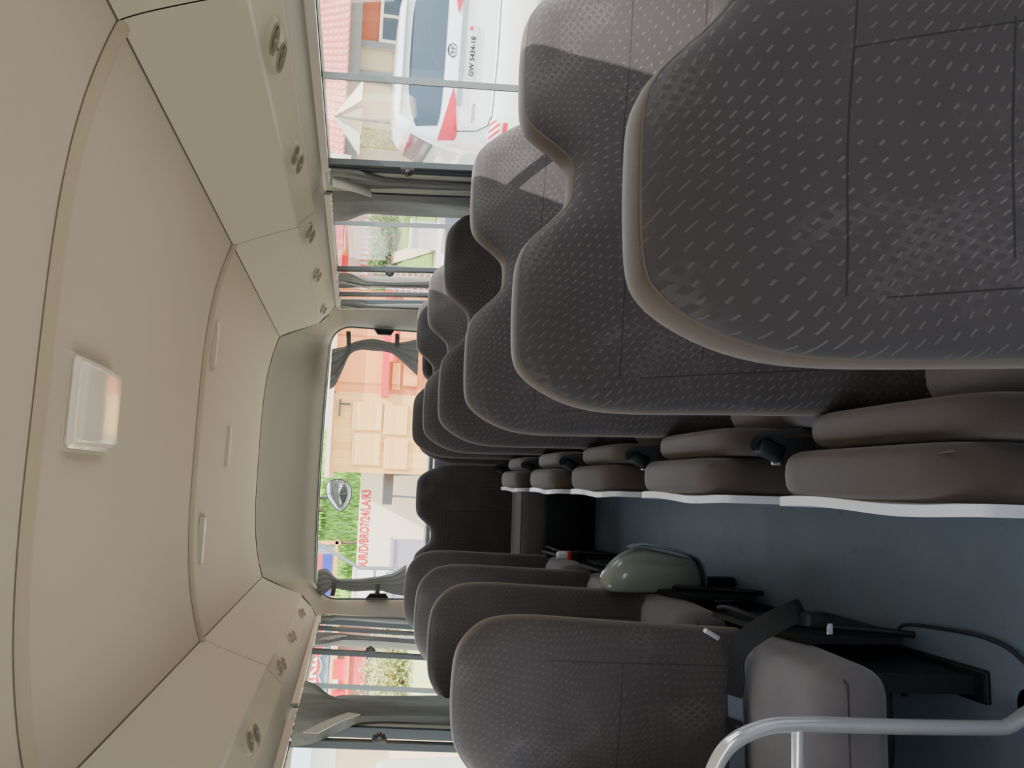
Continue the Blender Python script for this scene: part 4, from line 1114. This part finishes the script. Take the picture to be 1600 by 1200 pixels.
# distant greenery and building behind
shrub('tree', 'dark green tree beyond the grass slope left of the mirror', 'tree', (-2.9, 29, -.58), 2.4, 6.6, M['leaf'], 2600, .13)
bv = thing('van', 'distant white and blue vehicle above the slope behind the mirror', 'van', (-.9, 20.6, 2.36))
bm = bmesh.new(); rbox(bm, (0, 1, .75), (1.7, 3.2, 1.1), .15, 3); obj('body', bm, M['paint'], bv)
bm = bmesh.new(); rbox(bm, (0, -.62, .98), (1.4, .04, .42), .03, 2); obj('rear_window', bm, M['carglass'], bv)
for sx in (-.7, .7):
    bm = bmesh.new(); cyl(bm, (sx-.1, .2, .28), (sx+.1, .2, .28), .28, 16); obj('wheel', bm, M['tyre'], bv)

# ---------------- market side seen through the left windows
mk = local('shop_front', 'shop front with red lettering, blue wall and yellow beam beyond the left window', 'shop', at(-14.2, 15.2, -.62), -14.2)
K = lambda z: z+.62
lb(mk, 'wall', -2.2, 2.4, 0, K(1.62), M['pinkwall'], .3, .5)
lb(mk, 'fascia', -.55, 2.4, K(1.62), K(1.98), M['bluepaint'], .1, .3); lb(mk, 'fascia', -2.2, -.55, K(1.62), K(1.98), mat('mauve_fascia', (190, 168, 176), .8), .1, .3)
lb(mk, 'beam', -2.2, 2.4, K(1.47), K(1.60), mat('yellow_beam', (226, 192, 136), .8), 0, .15)
lb(mk, 'top_board', -2.2, 2.4, K(1.98), K(2.9), M['bluepaint'], .1, .3)
bl = mat('lettering_white', (248, 244, 244), .6)
bmr = bmesh.new()
for i, (x, r) in enumerate(((-.62, .24), (-.25, .27), (.12, .22), (.42, .24), (.75, .25), (1.1, .25))):
    cyl(bmr, (x, .06, K(1.95)+.02*(i % 2)), (x, .095, K(1.95)+.02*(i % 2)), r, 24)
hl = obj('letter_backing', bmr, bl, mk, smooth=False)
bmr = bmesh.new()
for i, (x, r) in enumerate(((-.62, .205), (-.25, .235), (.12, .185), (.42, .205), (.75, .215), (1.1, .215))):
    cyl(bmr, (x, .035, K(1.95)+.02*(i % 2)), (x, .06, K(1.95)+.02*(i % 2)), r, 24)
hr = obj('letter_shapes', bmr, M['redpaint'], mk, smooth=False)
text('lettering', 'ogaka', .42, bl, mk, (.10, .028, K(1.95)), depth=.004, bold=.004)
hh = local('handcart', 'red handcart-like machine with orange bar standing before the shop front', 'machine', at(-13.9, 14, -.40), -13.9)
lb(hh, 'body', -.75, .42, 1.60, 1.92, M['redpaint'], 0, .3); lb(hh, 'hood', .02, .50, 1.38, 1.74, mat('light_red_paint', (236, 96, 100), .5), -.1, .2); lb(hh, 'bar', -.75, .50, 1.655, 1.69, M['orange'], -.14, -.10)
lb(hh, 'tray', -.75, .55, 1.26, 1.36, M['metalgrey'], -.05, .35)
lb(hh, 'white_box', -.05, .10, 1.82, 1.92, M['white'], -.05, 0)
for x in (-.65, .40): lb(hh, 'leg', x, x+.06, -.37, 1.6, M['metalgrey'], 0, .06)
gs = bank('grass_bank', 'yellow-green grass verge outside the left windows', [at(-22, 8.8, -.62), at(-9, 8.8, -.62), at(-9, 13.2, .50), at(-22, 13.2, .50)], mat('dry_lawn', (188, 200, 138), .95, var=.15, scale=2), .05)
slab('kerb', 'pale kerb strip along the top of the verge', 'kerb', [at(-22, 13.25, .56), at(-9, 13.25, .56), at(-9, 13.55, .60), at(-22, 13.55, .60)], M['sand'], 1.35)
for deg, lab in ((-12.0, 'low shrub on the verge nearest the rear corner'), (-13.8, 'low shrub on the verge below the red machine'), (-15.3, 'low shrub on the verge beside the curtain')):
    shrub('bush', lab, 'bush', at(deg, 12.75, .36), .5, .6, M['leafy'], 1500, .028)
slab('gravel_path', 'pale sunlit gravel path below the verge', 'path', [(-2.9, 3.0, -.745), (-1.6, 3.0, -.745), (-1.3, 9.6, -.745), (-5, 9.6, -.745)], M['cream'], .02)
ph = local('pink_house', 'pale pink house with blue and white bands outside the nearest left window', 'house', at(-21.6, 10, GZ), -21.6)
lb(ph, 'wall', -2.5, 1.1, 0, 2.75, mat('pale_pink_wall', (236, 204, 178), .9), .3, .5); lb(ph, 'roof', -2.6, 1.2, 2.75, 3.0, M['cream'], 0, 1.2)
lb(ph, 'awning', -2.5, 1.1, 1.65-GZ, 1.86-GZ, mat('pale_blue_awning', (178, 204, 218), .6), -.2, .3); lb(ph, 'white_band', -2.5, 1.1, 1.38-GZ, 1.65-GZ, M['white'], .2, .3)
for x in (-.9, .0, .85):
    bm = bmesh.new(); cyl(bm, (x, .1, 0), (x, .1, 2.75), .05, 14); obj('column', bm, M['cream'], ph)
tk = local('water_tank', 'round grey water tank outside the nearest left window', 'tank', at(-21.2, 7.4, GZ), 0)
bm = bmesh.new(); cyl(bm, (0, 0, 0), (0, 0, 1.75), .35, 24); sphere(bm, (0, 0, 1.75), .35, (1, 1, .35)); obj('shell', bm, mat('tank_plastic', (186, 190, 184), .6), tk, angle=50)
bm = bmesh.new(); cyl(bm, (0, 0, 1.84), (0, 0, 1.92), .12, 18); obj('lid', bm, M['metalgrey'], tk)

#EXT-END

# ------------------------------------------------------------------ light
w = bpy.data.worlds.new('world'); bpy.context.scene.world = w; w.use_nodes = True
nt = w.node_tree; nt.nodes.clear()
sky = nt.nodes.new('ShaderNodeTexSky'); sky.sky_type = 'NISHITA'; sky.sun_disc = False
sky.sun_elevation = math.radians(56); sky.sun_rotation = math.radians(120); sky.air_density = 1.2; sky.dust_density = 3.5
bg = nt.nodes.new('ShaderNodeBackground'); bg.inputs[1].default_value = .55
mxn = nt.nodes.new('ShaderNodeMix'); mxn.data_type = 'RGBA'; mxn.inputs[0].default_value = .65
mxn.inputs[7].default_value = (4.6, 4.7, 4.9, 1)
nt.links.new(sky.outputs[0], mxn.inputs[6])
ow = nt.nodes.new('ShaderNodeOutputWorld'); nt.links.new(mxn.outputs[2], bg.inputs[0]); nt.links.new(bg.outputs[0], ow.inputs[0])
sd = bpy.data.lights.new('sun', 'SUN'); sd.energy = 8.; sd.angle = math.radians(.6); sd.color = (1, .95, .88)
so = bpy.data.objects.new('sun', sd); C.objects.link(so)
so.rotation_euler = Vector((.42, -.34, .84)).normalized().to_track_quat('Z', 'Y').to_euler()
def portal(loc, rot, sx, sy):
    l = bpy.data.lights.new('window_portal', 'AREA'); l.shape = 'RECTANGLE'; l.size = sx; l.size_y = sy; l.cycles.is_portal = True
    o = bpy.data.objects.new('window_portal', l); C.objects.link(o); o.location = loc; o.rotation_euler = rot
portal((1.10, 1.5, 1.2), (0, PI/2, 0), .62, 6.2)
portal((-.83, 1.5, 1.2), (0, -PI/2, 0), .62, 6.2)
portal((XC, YW+.06, 1.2), (-PI/2, 0, 0), 1.7, .75)
portal((XC, YF-.06, 1.2), (PI/2, 0, 0), 1.9, .62)
sc = bpy.context.scene
sc.view_settings.view_transform = 'AgX'
sc.view_settings.exposure = 0.6
try: sc.cycles.use_denoising = True
except Exception: pass
sc.cycles.max_bounces = 10; sc.cycles.diffuse_bounces = 6; sc.cycles.transparent_max_bounces = 12
sc.cycles.sample_clamp_indirect = 8
